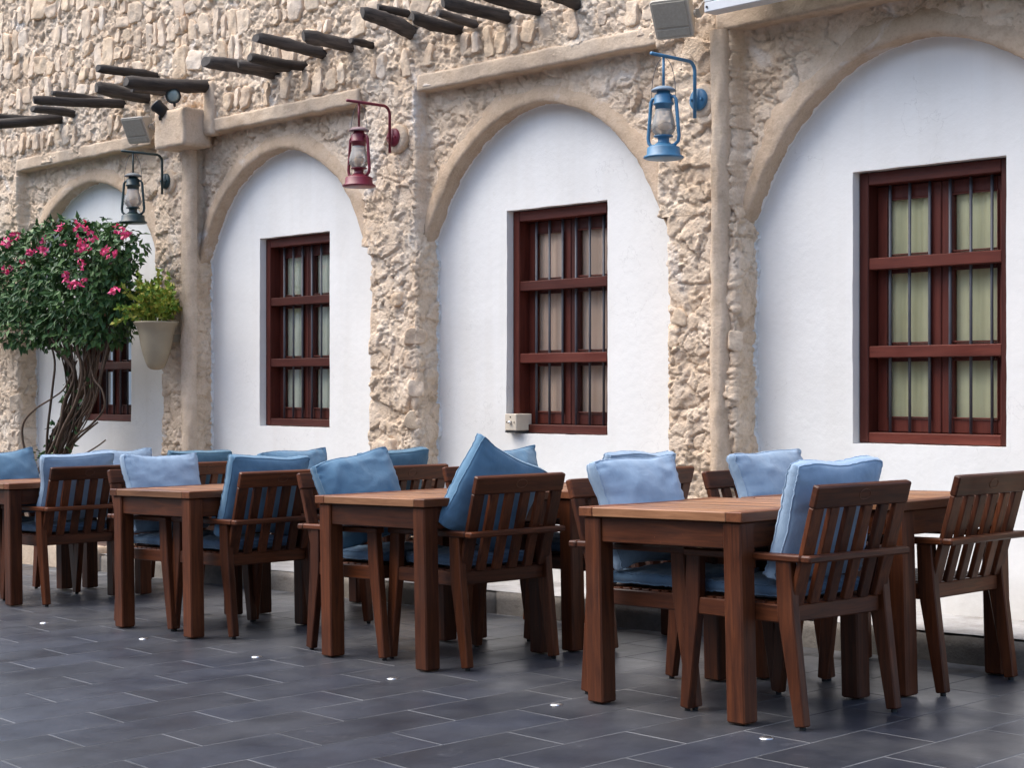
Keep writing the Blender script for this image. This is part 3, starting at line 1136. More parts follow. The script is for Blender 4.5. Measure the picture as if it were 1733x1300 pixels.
# --- plinth of concrete blocks with a painted top
pl = MB()
x = -14.6
plinth = None
blocks = []
while x < -2.6:
    w = min(random.uniform(0.55, 0.95), -2.6 - x)
    blocks.append((x, x + w))
    x += w
tv = []
for i, (a, b) in enumerate(blocks):
    pass
top = MB()
npt = 60
tx = np.linspace(-14.6, -2.6, npt)
ty = np.array([PLY + 0.012, PLY + 0.2, PLY + 0.4, Y2 + 0.03])
TX, TY = np.meshgrid(tx, ty, indexing='ij')
TZ = fl(TX) + 0.127 + 0.004 * fbm(TX * 4, TY * 4, 1.0, 3)
M_GRUBBY = m_stone('grubby_paint', [(0.27, 0.255, 0.24), (0.40, 0.39, 0.38), (0.50, 0.49, 0.48)], False, False, 0.3)
plinth = bpart('plinth', np_mesh('plinth', np.stack([TX, TY, TZ], -1).reshape(-1, 3), grid_quads(npt, 4), M_GRUBBY))
for (a, b) in blocks:
    za, zb = fl(a), fl(b)
    t = random.uniform(0.116, 0.126)
    dy = random.uniform(-0.006, 0.006)
    me = lumpy_box('block', (a + 0.003, PLY + dy, -0.08), (b - 0.003, PLY + 0.12, t), M_CONC, 0.05, 0.006, a, 0.012)
    for v in me.vertices:
        v.co.z += fl(v.co.x)
    obj('block', me, plinth)

# --- unseen house added behind the camera to keep low sky light off the lane
M_FACE = m_plain('shade_house_whitewash', (0.60, 0.60, 0.565), 0.85, vary=0.12, scale=2)
opp = empty('added_shade_house', 'plain house added out of view across the lane to shade the arcade', 'building', Matrix.Translation((-8, -4.0, 0)))
OX0, OX1, OYF, OH = -26.0, 14.0, 0.0, 6.2
xw = OX0
cols_ = []
while xw < OX1 - 0.1:
    cols_.append((xw, min(xw + 3.2, OX1)))
    xw += 3.2
for i, (a, b) in enumerate(cols_):
    o0, o1 = (a + b) / 2 - 0.55, (a + b) / 2 + 0.55
    for (xa, xb, za, zb) in ((a, o0, -1.2, OH), (o1, b, -1.2, OH), (o0, o1, 2.3, 3.4), (o0, o1, 4.8, OH), (o0, o1, -1.2, 0.9)):
        if xb - xa > 0.05:
            MB().box((xa + 0.001, -0.5, za), (xb - 0.001, OYF, zb), 0.004).build('wall', M_FACE, opp)
    for (za, zb) in ((0.9, 2.3), (3.4, 4.8)):
        MB().box((o0 + 0.002, -0.32, za + 0.002), (o1 - 0.002, -0.26, zb - 0.002), 0.004).build('shutter', M_FZ, opp)
MB().box((OX0, -0.6, OH + 0.002), (OX1, 0.08, OH + 0.3), 0.01).build('parapet', M_FACE, opp)
MB().box((OX0, -6.0, -1.2), (OX1, -0.62, OH), 0.01).build('body', M_FACE, opp)

# --- charred poles that stick out of the wall
#        X       Z     tip Y  tip Z  thickness
POLES = [(-9.397, 3.35, 6.134, 3.360, .088), (-9.232, 3.359, 6.285, 3.351, .06), (-9.037, 3.358, 6.235, 3.343, .064), (-8.816, 3.401, 6.12, 3.421, .074),
         (-8.504, 3.394, 6.258, 3.419, .084), (-8.29, 3.389, 6.478, 3.377, .045), (-7.906, 3.39, 6.281, 3.463, .088), (-7.92, 3.495, 6.419, 3.534, .048),
         (-7.477, 3.355, 6.319, 3.378, .074), (-7.312, 3.358, 6.356, 3.367, .05), (-7.037, 3.344, 6.148, 3.363, .075), (-6.773, 3.359, 6.196, 3.372, .07),
         (-6.476, 3.341, 6.228, 3.352, .06), (-10.884, 3.512, 6.178, 3.538, .067), (-10.188, 3.366, 5.998, 3.32, .088), (-11.027, 3.399, 6.235, 3.4, .094),
         (-10.777, 3.391, 6.379, 3.389, .062), (-11.36, 3.386, 5.897, 3.328, .068), (-11.706, 3.469, 6.237, 3.45, .046), (-12.157, 3.392, 6.318, 3.405, .062),
         (-12.371, 3.393, 6.044, 3.282, .082), (-12.774, 3.445, 6.138, 3.396, .052)]
for i, (X, Z, yt, zt, w) in enumerate(POLES):
    rr = random.Random(i * 5 + 2)
    n, m = 12, 16
    yb = Y0 + 0.06
    rings = []
    kn = rr.uniform(0.3, 0.8)
    cut = rr.uniform(-0.5, 0.5)
    for j in range(m):
        t = j / (m - 1)
        c = Vector((X + 0.016 * math.sin(t * 4 + i) + rr.uniform(-0.002, 0.002), yb + (yt - yb) * t, Z + (zt - Z) * t + 0.010 * math.sin(t * 3 + i * 2)))
        r = w / 2 * (1.08 - 0.12 * t) * (1 + 0.14 * math.exp(-((t - kn) / 0.06) ** 2))
        if j == m - 1:
            r *= 0.8
        ring = []
        for k in range(n):
            a = 2 * math.pi * k / n
            q_ = r * (1 + 0.10 * math.sin(3 * a + i + t) + 0.06 * math.sin(5 * a + t * 5 + i) + rr.uniform(-0.05, 0.05))
            off = (cut * q_ * math.cos(a) + 0.6 * cut * q_ * math.sin(a)) if j == m - 1 else 0
            ring.append((c.x + q_ * math.cos(a), c.y + off, c.z + q_ * math.sin(a)))
        rings.append(ring)
    po = bpart('wooden_pole', MB().loft(rings).mesh('wooden_pole', M_POLE, True))
    endr = [(c.x + (p[0] - c.x) * 0.985, p[1] - 0.0015, c.z + (p[2] - c.z) * 0.985) for p in rings[-1]]
    obj('cut_end', mesh('cut_end', endr, [tuple(range(n))], M_CUT), po)

# ================================================================== FURNITURE
# --- table prototype
TW, TD, TH = 0.75, 0.77, 0.745


def make_table():
    t = empty('dining_table', 'x', 'table')
    lg = 0.08
    for sx in (-1, 1):
        for sy in (-1, 1):
            x, y = sx * (TW / 2 - lg / 2), sy * (TD / 2 - lg / 2)
            MB().beam([(x, y, 0.006), (x, y, TH - 0.036)], lg, lg, (0, 1, 0), 0.006).build('leg', M_WZ, t)
    for s in (-1, 1):
        y = s * (TD / 2 - 0.024)
        MB().box((-TW / 2 + lg, y - 0.012, TH - 0.132), (TW / 2 - lg, y + 0.012, TH - 0.037)).build('apron', M_WX, t)
        x = s * (TW / 2 - 0.024)
        MB().box((x - 0.012, -TD / 2 + lg, TH - 0.132), (x + 0.012, TD / 2 - lg, TH - 0.037)).build('apron', M_WY, t)
    bx, by = TW / 2 + 0.016, TD / 2 + 0.012
    for s in (-1, 1):
        MB().box((s * (bx - 0.035) - 0.035, -by, TH - 0.036), (s * (bx - 0.035) + 0.035, by, TH), 0.003).build('edge_board', M_TY, t)
        MB().box((-bx + 0.071, s * (by - 0.035) - 0.035, TH - 0.0355), (bx - 0.071, s * (by - 0.035) + 0.035, TH - 0.0005), 0.003).build('edge_board', M_TX, t)
    n = 11
    y0_, y1_ = -by + 0.072, by - 0.072
    for k in range(n):
        a = y0_ + (y1_ - y0_) * k / n
        b = y0_ + (y1_ - y0_) * (k + 1) / n
        MB().box((-bx + 0.071, a + 0.002, TH - 0.03), (bx - 0.071, b - 0.002, TH - 0.001 - 0.0006 * (k % 2)), 0.002).build('slat', M_TX, t)
    return t


# --- chair prototype: local +x is the way the sitter looks
def make_chair():
    c = empty('armchair', 'x', 'chair')
    for sy in (-1, 1):
        y = sy * 0.250
        leg = MB().beam([(0.213, y, 0.585), (0.222, y, 0.42), (0.272, y, 0.012)], 0.038, [0.066, 0.072, 0.045], (0, 1, 0), 0.004).build('leg', M_WZ, c)
        MB().lathe([(0.011, 0), (0.011, 0.014)], 10, (0.272, y, 0)).build('foot_glide', M_RUBBER, leg)
        leg = MB().beam([(-0.215, y, 0.585), (-0.222, y, 0.40), (-0.275, y, 0.012)], 0.038, [0.066, 0.074, 0.045], (0, 1, 0), 0.004).build('leg', M_WZ, c)
        MB().lathe([(0.011, 0), (0.011, 0.014)], 10, (-0.275, y, 0)).build('foot_glide', M_RUBBER, leg)
        MB().box((-0.19, y - 0.014, 0.362), (0.195, y + 0.014, 0.424)).build('seat_rail', M_WX, c)
        # armrest
        MB().beam([(0.256, y, 0.5875), (-0.298, y, 0.5875)], [0.052, 0.052], 0.025, (0, 1, 0), 0.005).build('armrest', M_WX, c)
    MB().beam([(-0.322, -0.276, 0.587), (-0.322, 0.276, 0.587)], 0.046, 0.026, (1, 0, 0), 0.006).build('back_rail', M_WY, c)
    MB().box((0.20, -0.229, 0.364), (0.226, 0.229, 0.424)).build('seat_rail', M_WY, c)
    MB().box((-0.236, -0.229, 0.364), (-0.208, 0.229, 0.424)).build('seat_rail', M_WY, c)
    for k in range(8):
        x = -0.175 + 0.049 * k
        MB().box((x - 0.019, -0.234, 0.411), (x + 0.019, 0.234, 0.427), 0.003).build('seat_slat', M_WY, c)

    def bx(z):                                   # middle of the sloping back at height z
        return -0.225 - 0.135 * (z - 0.40) / 0.435
    for y, w in [(-0.225, 0.061), (0.225, 0.061)] + [(-0.225 + 0.09 * k, 0.047) for k in range(1, 5)]:
        nm = 'stile' if w > 0.06 else 'back_slat'
        MB().beam([(bx(0.425), y, 0.425), (bx(0.76), y, 0.762)], w, 0.022, (0, 1, 0), 0.003).build(nm, M_WZ, c)
    tr = MB().beam([(bx(0.80), -0.256, 0.80), (bx(0.80), 0.256, 0.80)], 0.030, 0.080, (1, 0, 0.31), 0.005).build('top_rail', M_WY, c)
    ring = [(bx(0.80) - 0.0158 - 0.31 * 0.018 * math.sin(a), 0.030 * math.cos(a), 0.80 + 0.018 * math.sin(a)) for a in [2 * math.pi * k / 24 for k in range(24)]]
    MB().tube(ring, 0.0016, 6, True).build('oval_mark', M_TY, tr)
    return c


# --- cushions
def cushion(w, h, gus, bulge, seed, nn=26, slump=0.0):
    """padded cushion: width along y, height along z, thickness along x"""
    t = np.linspace(-1, 1, nn)
    t = np.sign(t) * (1 - (1 - np.abs(t)) ** 1.35)
    U, Vv = np.meshgrid(t, t, indexing='ij')
    au, av = np.abs(U), np.abs(Vv)
    prof = np.clip(1 - au ** 2.3, 0, 1) ** 0.62 * np.clip(1 - av ** 2.3, 0, 1) ** 0.62
    Yc = U * w / 2 * (1 - 0.075 * (1 - Vv ** 2) * au ** 2)
    Zc = Vv * h / 2 * (1 - 0.085 * (1 - U ** 2) * av ** 2)
    # soft corners
    k = (au * av) ** 6
    Yc *= 1 - 0.05 * k
    Zc *= 1 - 0.05 * k
    sx, sy = seed * 3.7, seed * 1.9
    Zc = Zc + 0.030 * perlin(U * 1.1 + sx, Vv * 0.8 + sy, 0.3) * (0.4 + 0.6 * av)
    Yc = Yc + 0.022 * perlin(U * 0.8 + sy, Vv * 1.2 + sx, 2.3) * (0.4 + 0.6 * au)
    ear = (au * av) ** 3
    rad_ = np.arctan2(Vv * av, U * au)
    pucker = 0.011 * perlin(U * 2 + sx, Vv * 13, sy) * np.clip(au * 1.6 - 0.6, 0, 1) + 0.011 * perlin(U * 13, Vv * 2 + sy, sx) * np.clip(av * 1.6 - 0.6, 0, 1)
    pucker = pucker + 0.016 * perlin(rad_ * 9 + sx, (au + av) * 1.2, sy) * ear
    wr = 0.015 * fbm(U * 1.7 + sx, Vv * 1.7 + sy, seed, 3) * prof
    rid = 1 - np.abs(perlin(U * 1.5 + Vv * 0.9 + sx, Vv * 1.6 - U * 0.7 + sy, 3.3 + seed)) * 6
    wr = wr + 0.006 * np.clip(rid, 0, 1) * np.clip(prof * 2, 0, 1)
    Zs = -slump * prof * 0.3
    F = gus / 2 + bulge * prof + pucker + wr
    B = -(gus / 2 + bulge * 0.8 * prof + pucker * 0.7 + 0.6 * wr)
    front = np.stack([F, Yc, Zc + Zs], -1).reshape(-1, 3)
    back = np.stack([B, Yc, Zc + Zs], -1).reshape(-1, 3)
    q = grid_quads(nn, nn)
    n1 = nn * nn
    a = np.arange(n1).reshape(nn, nn)
    ring = np.concatenate([a[:, 0], a[-1, 1:], a[-2::-1, -1], a[0, -2:0:-1]])
    L = len(ring)
    mid = (front[ring] + back[ring]) / 2
    ctr = mid.mean(0)
    out = mid - ctr
    mid = mid + out / np.linalg.norm(out, axis=1)[:, None] * (gus * 0.16 + 0.004 * perlin(np.arange(L) * 0.9, seed, 0.7)[:, None])
    V_ = np.vstack([front, back, mid])
    j = np.arange(L)
    j2 = (j + 1) % L
    s1 = np.stack([ring[j], 2 * n1 + j, 2 * n1 + j2, ring[j2]], -1)
    s2 = np.stack([2 * n1 + j, n1 + ring[j], n1 + ring[j2], 2 * n1 + j2], -1)
    Q = np.vstack([q, q[:, ::-1] + n1, s1, s2])
    return V_, Q, ring, n1


def make_cushion(name, label, cat, w, h, gus, bulge, seed, mat, m, group, slump=0.0):
    V_, Q, ring, n1 = cushion(w, h, gus, bulge, seed, 34, slump)
    o = obj(name, np_mesh(name, V_, Q, mat))
    tag(o, label, cat, group)
    o.matrix_basis = m
    for base in (0, n1):
        pts = [tuple(V_[base + i]) for i in ring]
        MB().tube(pts, 0.0032, 5, True).build('piping', mat, o, True)
    return o


TABLES = {  # centre x, y
    '4a': (-3.975, 4.92), '4b': (-3.87, 5.77), '3a': (-5.76, 5.01), '3b': (-5.69, 5.84),
    '2a': (-7.51, 4.955), '2b': (-7.45, 5.80), '1a': (-9.68, 5.08), '1b': (-9.62, 5.93)}
BAYN = {'4': 'olive-curtained window', '3': 'rose-curtained window', '2': 'sage-curtained window', '1': 'bougainvillea'}
ROWN = {'a': 'street-side', 'b': 'wall-side'}
proto_t = make_table()
first = True
for k, (x, y) in TABLES.items():
    t = proto_t if first else copy_tree(proto_t)
    first = False
    t.matrix_basis = stand(x, y, random.uniform(-0.012, 0.012))
    tag(t, f'square brown wooden table, {ROWN[k[1]]} of the pair before the {BAYN[k[0]]}', 'table', 'square wooden tables in pairs')

#  chair: x, y, facing (+1 looks towards +X), yaw jitter, pillow colour, pillow roll, pillow shift
CH = {
    '4aR': (-3.665, 4.885, -1, -0.07, 'pale', 0.0, 0.0), '4aL': (-4.215, 4.935, 1, 0.0, 'pale', 0.05, -0.005),
    '4bR': (-3.70, 5.775, -1, 0.0, None, 0, 0), '4bL': (-4.24, 5.80, 1, 0.0, 'pale', 0.03, 0.03),
    '3aR': (-5.55, 5.035, -1, -0.05, 'mid', 0.42, 0.02), '3aL': (-6.085, 4.99, 1, 0.0, 'mid', 0.19, 0.0),
    '3bR': (-5.50, 5.86, -1, 0.02, 'pale', 0.03, 0.0), '3bL': (-6.03, 5.87, 1, 0.0, 'mid', 0.05, 0.04),
    '2aR': (-7.25, 4.965, -1, 0.0, 'mid', 0.05, 0.0), '2aL': (-7.775, 4.94, 1, 0.0, 'pale', 0.0, 0.0),
    '2bR': (-7.216, 5.80, -1, 0.0, 'deep', -0.03, 0.03), '2bL': (-7.755, 5.83, 1, 0.0, 'mid', 0.02, 0.0),
    '1aR': (-9.42, 5.09, -1, 0.0, 'pale', -0.03, 0.0), '1aL': (-9.96, 5.09, 1, 0.0, 'mid', 0.1, 0.0),
    '1bR': (-9.36, 5.92, -1, 0.0, 'deep', 0.0, 0.0), '1bL': (-9.90, 5.93, 1, 0.0, 'pale', 0.0, 0.0),
}
COLN = {'pale': 'pale blue', 'mid': 'blue', 'deep': 'dark teal-blue'}
proto_c = make_chair()
first = True
for i, (k, (x, y, fac, jit, pc, roll, dy)) in enumerate(CH.items()):
    c = proto_c if first else copy_tree(proto_c)
    first = False
    m = stand(x, y, (math.pi if fac < 0 else 0) + jit)
    c.matrix_basis = m
    side = 'facing the bougainvillea' if fac < 0 else 'facing the signboard'
    where = f'{ROWN[k[1]]} table before {BAYN[k[0]]}'
    if pc is None:
        tag(c, 'bare slatted wooden armchair without any cushion, beside the white wall', 'chair', 'slatted wooden armchairs')
        continue
    tag(c, f'slatted wooden armchair {side} at {where}', 'chair', 'slatted wooden armchairs')
    sm = m @ Matrix.Translation((0.012, 0, 0.462)) @ Matrix.Rotation(-math.pi / 2, 4, 'Y')
    make_cushion('seat_cushion', f'flat blue seat cushion {side}, {where}', 'cushion', 0.44, 0.42, 0.035, 0.018, 50 + i, DENIM['seat'], sm, 'denim seat cushions')
    h = 0.44
    lift = 0.03 * abs(math.sin(roll)) + (0.018 if abs(roll) > 0.3 else 0)
    pm = m @ Matrix.Translation((-0.182, dy, 0.490 + h / 2 + lift)) @ Matrix.Rotation(-0.29, 4, 'Y') @ Matrix.Rotation(roll, 4, 'X')
    state = 'tipped on one corner' if abs(roll) > 0.3 else ('leaning askew' if abs(roll) > 0.1 else 'upright')
    make_cushion('back_pillow', f'{COLN[pc]} pillow {state}, {side}, {where}', 'pillow', 0.485, h, 0.045, 0.056, i + 1.0, DENIM[pc], pm, 'denim back pillows', 0.03)

# ================================================================== THINGS ON THE WALL
def lantern(X, Zp, colour, mname, cname, out=0.245, dx=0.0, turn=0.0):
    """bracket on the pier at X, and a hurricane lantern hung from it"""
    col = m_plain(mname, colour, 0.42, 0.0, vary=0.22, scale=14, bmp=0.1)
    dust = m_plain(mname + '_dusty', tuple(0.55 * a + 0.16 for a in colour), 0.75, vary=0.2, scale=30)
    yb = Y0 - 0.035
    br = empty('lantern_bracket', f'{cname} iron bracket with round wall plate holding the {cname} lantern', 'bracket', Matrix.Translation((X, yb, Zp)), 'lantern brackets')
    MB().lathe([(0.058, -0.075), (0.058, 0.004), (0.05, 0.012)], 20, (0, 0, 0), 'y').build('wall_plate', col, br, True)
    pad = MB().lathe([(0.092, -0.06), (0.090, -0.022), (0.078, -0.010), (0.05, -0.006)], 22, (0.006, 0, -0.004), 'y').build('mortar_pad', M_UPPER, br, True)
    arm = [(0, -0.028, -0.10), (0, -0.028, 0.14)]
    for k in range(1, 7):
        a = math.pi / 2 * k / 6
        arm.append((0, -0.028 - 0.05 * (1 - math.cos(a)), 0.14 + 0.05 * math.sin(a)))
    arm.append((0, -0.028 - 0.34, 0.19))
    MB().tube(arm, 0.0095, 8).build('arm', col, br, True)
    for s in (-1, 1):
        MB().lathe([(0.007, 0.008), (0.007, 0.024)], 8, (s * 0.034, 0, 0.0), 'y').build('bolt', col, br)
    hz = 0.19
    ln = empty('oil_lantern', f'{cname} hurricane lantern with clear glass hanging from its wall bracket', 'lantern', Matrix.Translation((X, yb - out - 0.028, Zp + hz)) @ Matrix.Rotation(turn, 4, 'Z') @ Matrix.Diagonal((1.1, 1.1, 1.0, 1.0)), 'hurricane lanterns')
    z = -0.525                                   # underside of the tank below the arm
    MB().lathe([(0.086, 0.0), (0.094, 0.006), (0.092, 0.012), (0.078, 0.022), (0.076, 0.055), (0.072, 0.060), (0.045, 0.072), (0.036, 0.078)], 28, (0, 0, z)).build('tank', col, ln, True)
    MB().lathe([(0.038, 0.076), (0.026, 0.088), (0.028, 0.108), (0.045, 0.112), (0.045, 0.118), (0.03, 0.122)], 20, (0, 0, z)).build('burner', col, ln, True)
    MB().lathe([(0.036, 0.120), (0.052, 0.142), (0.056, 0.165), (0.050, 0.195), (0.040, 0.235), (0.037, 0.262)], 24, (0, 0, z), cap=False).build('glass_chimney', M_CHIMNEY, ln, True)
    bl = MB().lathe([(0.008, 0.122), (0.012, 0.135), (0.024, 0.155), (0.027, 0.172), (0.021, 0.190), (0.006, 0.199)], 16, (0, 0, z)).build('bulb', M_BULB, ln, True)
    MB().lathe([(0.038, 0.250), (0.040, 0.272), (0.048, 0.276), (0.048, 0.284), (0.043, 0.287), (0.043, 0.322), (0.036, 0.330), (0.030, 0.334), (0.030, 0.346)], 24, (0, 0, z)).build('hood', col, ln, True)
    MB().lathe([(0.058, 0.345), (0.056, 0.352), (0.036, 0.366), (0.010, 0.372)], 24, (0, 0, z)).build('cap', dust, ln, True)
    for s in (-1, 1):
        path = [(s * 0.040, 0, z + 0.312), (s * 0.058, 0, z + 0.312), (s * 0.068, 0, z + 0.296), (s * 0.076, 0, z + 0.20), (s * 0.084, 0, z + 0.11), (s * 0.080, 0, z + 0.085), (s * 0.064, 0, z + 0.070), (s * 0.050, 0, z + 0.066)]
        MB().tube(path, 0.0085, 8).build('side_tube', col, ln, True)
    wire = MB()
    for p in (0.0, 1.3):
        ring = [(0.062 * math.cos(a), 0.062 * math.sin(a), z + 0.155 + 0.022 * math.sin(2 * a + p * 2.4)) for a in [2 * math.pi * k / 28 for k in range(28)]]
        wire.tube(ring, 0.0010, 5, True)
    wire.build('wire_guard', M_IRON, ln, True)
    bail = [(0.066 * math.cos(a), 0, z + 0.315 + max(0.0, math.sin(a)) * 0.20) for a in [math.pi * k / 18 for k in range(19)]]
    MB().tube(bail, 0.0017, 5).build('bail', M_IRON, ln, True)
    MB().tube([(0, 0, z + 0.37), (0, 0, -0.006)], 0.0062, 8).build('hanger', col, ln, True)


M_BULB = m_plain('amber_bulb', (0.72, 0.45, 0.22), 0.2, vary=0.15, scale=40)
lantern(-5.555, 2.68, (0.05, 0.17, 0.30), 'blue_enamel', 'blue', turn=0.15)
lantern(-8.04, 2.755, (0.16, 0.012, 0.028), 'maroon_enamel', 'dark red', turn=0.1)
lantern(-10.70, 2.72, (0.016, 0.038, 0.040), 'green_enamel', 'dark green', turn=0.5)


def speaker(m, label):
    s = empty('wall_speaker', label, 'speaker', m, 'beige outdoor speakers')
    # local: front is -y, tilted down by m
    b = MB()
    n = 9
    rings = []
    for (w, h, y) in ((0.12, 0.10, 0.13), (0.15, 0.13, 0.125), (0.205, 0.20, 0.012), (0.215, 0.21, 0.0), (0.205, 0.20, -0.008)):
        r = []
        for cx, cz, a0 in ((1, 1, 0), (-1, 1, 90), (-1, -1, 180), (1, -1, 270)):
            for k in range(4):
                a = R_(a0 + 30 * k)
                rad = 0.018
                r.append((cx * (w / 2 - rad) + rad * math.cos(a), y, cz * (h / 2 - rad) + rad * math.sin(a)))
        rings.append(r)
    MB().loft(rings[::-1]).build('cabinet', M_BEIGE_PL, s)
    MB().box((-0.092, -0.014, -0.040), (0.092, -0.0085, 0.090), 0.002).build('grille', M_GRILLE, s)
    MB().box((-0.092, -0.013, -0.090), (0.092, -0.0085, -0.050), 0.002).build('grille', M_GRILLE, s)
    MB().beam([(0.110, 0.05, 0), (0.135, 0.05, 0), (0.135, 0.16, 0.02)], 0.05, 0.006, (0, 0, 1), 0.001).build('mount', M_BEIGE_PL, s)
    MB().lathe([(0.02, 0), (0.02, 0.01)], 12, (0, 0, 0)).build('knob', M_BEIGE_PL, s).matrix_basis = Matrix.Translation((0.108, 0.05, 0)) @ Matrix.Rotation(math.pi / 2, 4, 'Y')
    return s


SP_TILT = 0.5
speaker(Matrix.Translation((-10.86, 6.47, 3.10)) @ Matrix.Rotation(0.3, 4, 'Z') @ Matrix.Rotation(SP_TILT, 4, 'X'), 'beige box speaker fixed beside the plaster corbel under the poles')
speaker(Matrix.Translation((-5.575, 6.44, 3.075)) @ Matrix.Rotation(0.3, 4, 'Z') @ Matrix.Rotation(SP_TILT, 4, 'X'), 'beige box speaker fixed beside the white framed signboard')


def spot(m, label, L=0.10, r=0.055):
    s = empty('spotlight', label, 'spotlight', m, 'black spotlights on the corbel')
    MB().lathe([(r * 0.35, -L), (r * 0.8, -L * 0.9), (r * 0.9, -0.02), (r, -0.012), (r, 0.0), (r * 0.88, 0.0), (r * 0.86, -0.006)], 24, (0, 0, 0), cap=True).build('housing', M_BLACK, s, True)
    MB().lathe([(r * 0.86, -0.004), (r * 0.5, 0.004), (0.002, 0.007)], 24).build('lens', M_LENS, s, True)
    MB().tube([(0, 0, -L * 0.6), (0, -r * 1.05, -L * 0.75), (0.0, -r * 1.25, -L * 0.9)], 0.010, 8).build('stem', M_BLACK, s, True)
    return s


def aim(loc, d):
    return Matrix.Translation(loc) @ Vector(d).to_track_quat('Z', 'Y').to_matrix().to_4x4()


spot(aim((-10.17, 6.36, 3.255), (0.75, -0.6, -0.15)), 'round black spotlight with pale lens on top of the corbel')
spot(aim((-10.53, 6.44, 3.245), (-0.55, -0.35, 0.55)), 'black spotlight turned up and away beside the corbel', 0.11, 0.05)

# --- signboard: pale glass panel in a white frame, its foot just in view
sg = empty('signboard', 'white framed signboard with pale teal glass above the wide arch', 'sign', Matrix.Translation((-4.53, 6.5, 3.065)))
SX0, SX1, SZ0, SZ1, SYF, SYB = -0.80, 0.95, -0.005, 0.50, -0.10, -0.01
for xa in (-0.6, 0.1, 0.75):
    MB().box((xa, -0.012, 0.10), (xa + 0.05, 0.20, 0.15), 0.003).build('mount', M_SIGNF, sg)
for (a, b) in (((SX0, SYF, SZ0), (SX1, SYB, SZ0 + 0.05)), ((SX0, SYF, SZ1 - 0.05), (SX1, SYB, SZ1))):
    MB().box(a, b, 0.004).build('frame_bar', M_SIGNF, sg)
for xa in (SX0, SX1 - 0.05):
    MB().box((xa, SYF + 0.001, SZ0 + 0.051), (xa + 0.05, SYB - 0.001, SZ1 - 0.051), 0.003).build('frame_bar', M_SIGNF, sg)
MB().box((SX0 + 0.051, SYF + 0.012, SZ0 + 0.051), (SX1 - 0.051, SYF + 0.02, SZ1 - 0.051), 0.002).build('glass_panel', M_SIGNG, sg)
for xa in (SX0 + 0.02, SX1 - 0.02):
    MB().lathe([(0.006, 0.0), (0.006, 0.006)], 8, (xa, SYF, SZ0 + 0.025), 'y').build('screw', M_BLACK, sg)

# --- small junction box on the sill of the rose window
jb = empty('junction_box', 'small cream switch box on the lower corner of the rose-curtained window', 'switch box', Matrix.Translation((-7.155, Y2, 0.975)))
MB().box((-0.05, -0.05, -0.05), (0.05, 0.08, 0.05), 0.004).build('case', M_CREAM, jb)
MB().lathe([(0.011, 0.05), (0.011, 0.062), (0.004, 0.070)], 12, (0.0, 0, 0), 'y').build('knob', M_STEEL, jb, True)
for s, q_ in ((-1, 0), (1, 0), (0, 1)):
    MB().lathe([(0.004, 0.050), (0.004, 0.053)], 8, (s * 0.032, 0, q_ * 0.032), 'y').build('screw', M_BLACK, jb)
MB().box((-0.052, -0.048, -0.062), (0.052, 0.08, -0.0505), 0.003).build('foot', M_BLACK, jb)

# --- wall pot
POTX, POTY, POTZ = -10.575, 6.47, 1.315
pot = empty('wall_pot', 'beige clay pot fixed to the pier below the dark green lantern', 'pot', Matrix.Translation((POTX, POTY, POTZ)))
prof = [(0.015, -0.004), (0.042, 0.002), (0.062, 0.018), (0.080, 0.055), (0.098, 0.11), (0.114, 0.18), (0.127, 0.26), (0.142, 0.31), (0.162, 0.335), (0.166, 0.345), (0.158, 0.350), (0.145, 0.340), (0.13, 0.30)]
MB().lathe(prof, 40, cap=True).build('vessel', M_CUP, pot, True)
MB().lathe([(0.14, 0.315), (0.07, 0.32), (0.002, 0.322)], 20).build('soil', M_SOIL, pot)
MB().box((-0.03, 0.10, 0.20), (0.03, 0.24, 0.26), 0.004).build('wall_hook', M_CUP, pot)


def leaf(mb, p, d, n, ln, w, fold=0.25):
    """small folded leaf: 4 triangles"""
    d = d.normalized()
    s = d.cross(n)
    if s.length < 1e-4:
        s = Vector((1, 0, 0))
    s.normalize()
    n = s.cross(d).normalized()
    a, m_, t = p, p + d * ln * 0.5 - n * w * fold * 0.4, p + d * ln - n * ln * 0.12
    l = p + d * ln * 0.42 + s * w / 2 + n * w * fold
    r = p + d * ln * 0.42 - s * w / 2 + n * w * fold
    b = len(mb.v)
    mb.v += [tuple(a), tuple(l), tuple(t), tuple(r), tuple(m_)]
    mb.f += [(b, b + 4, b + 1), (b + 1, b + 4, b + 2), (b, b + 3, b + 4), (b + 4, b + 3, b + 2)]


rl = random.Random(5)


def rv():
    while True:
        v = Vector((rl.uniform(-1, 1), rl.uniform(-1, 1), rl.uniform(-1, 1)))
        if 0.05 < v.length < 1:
            return v.normalized()


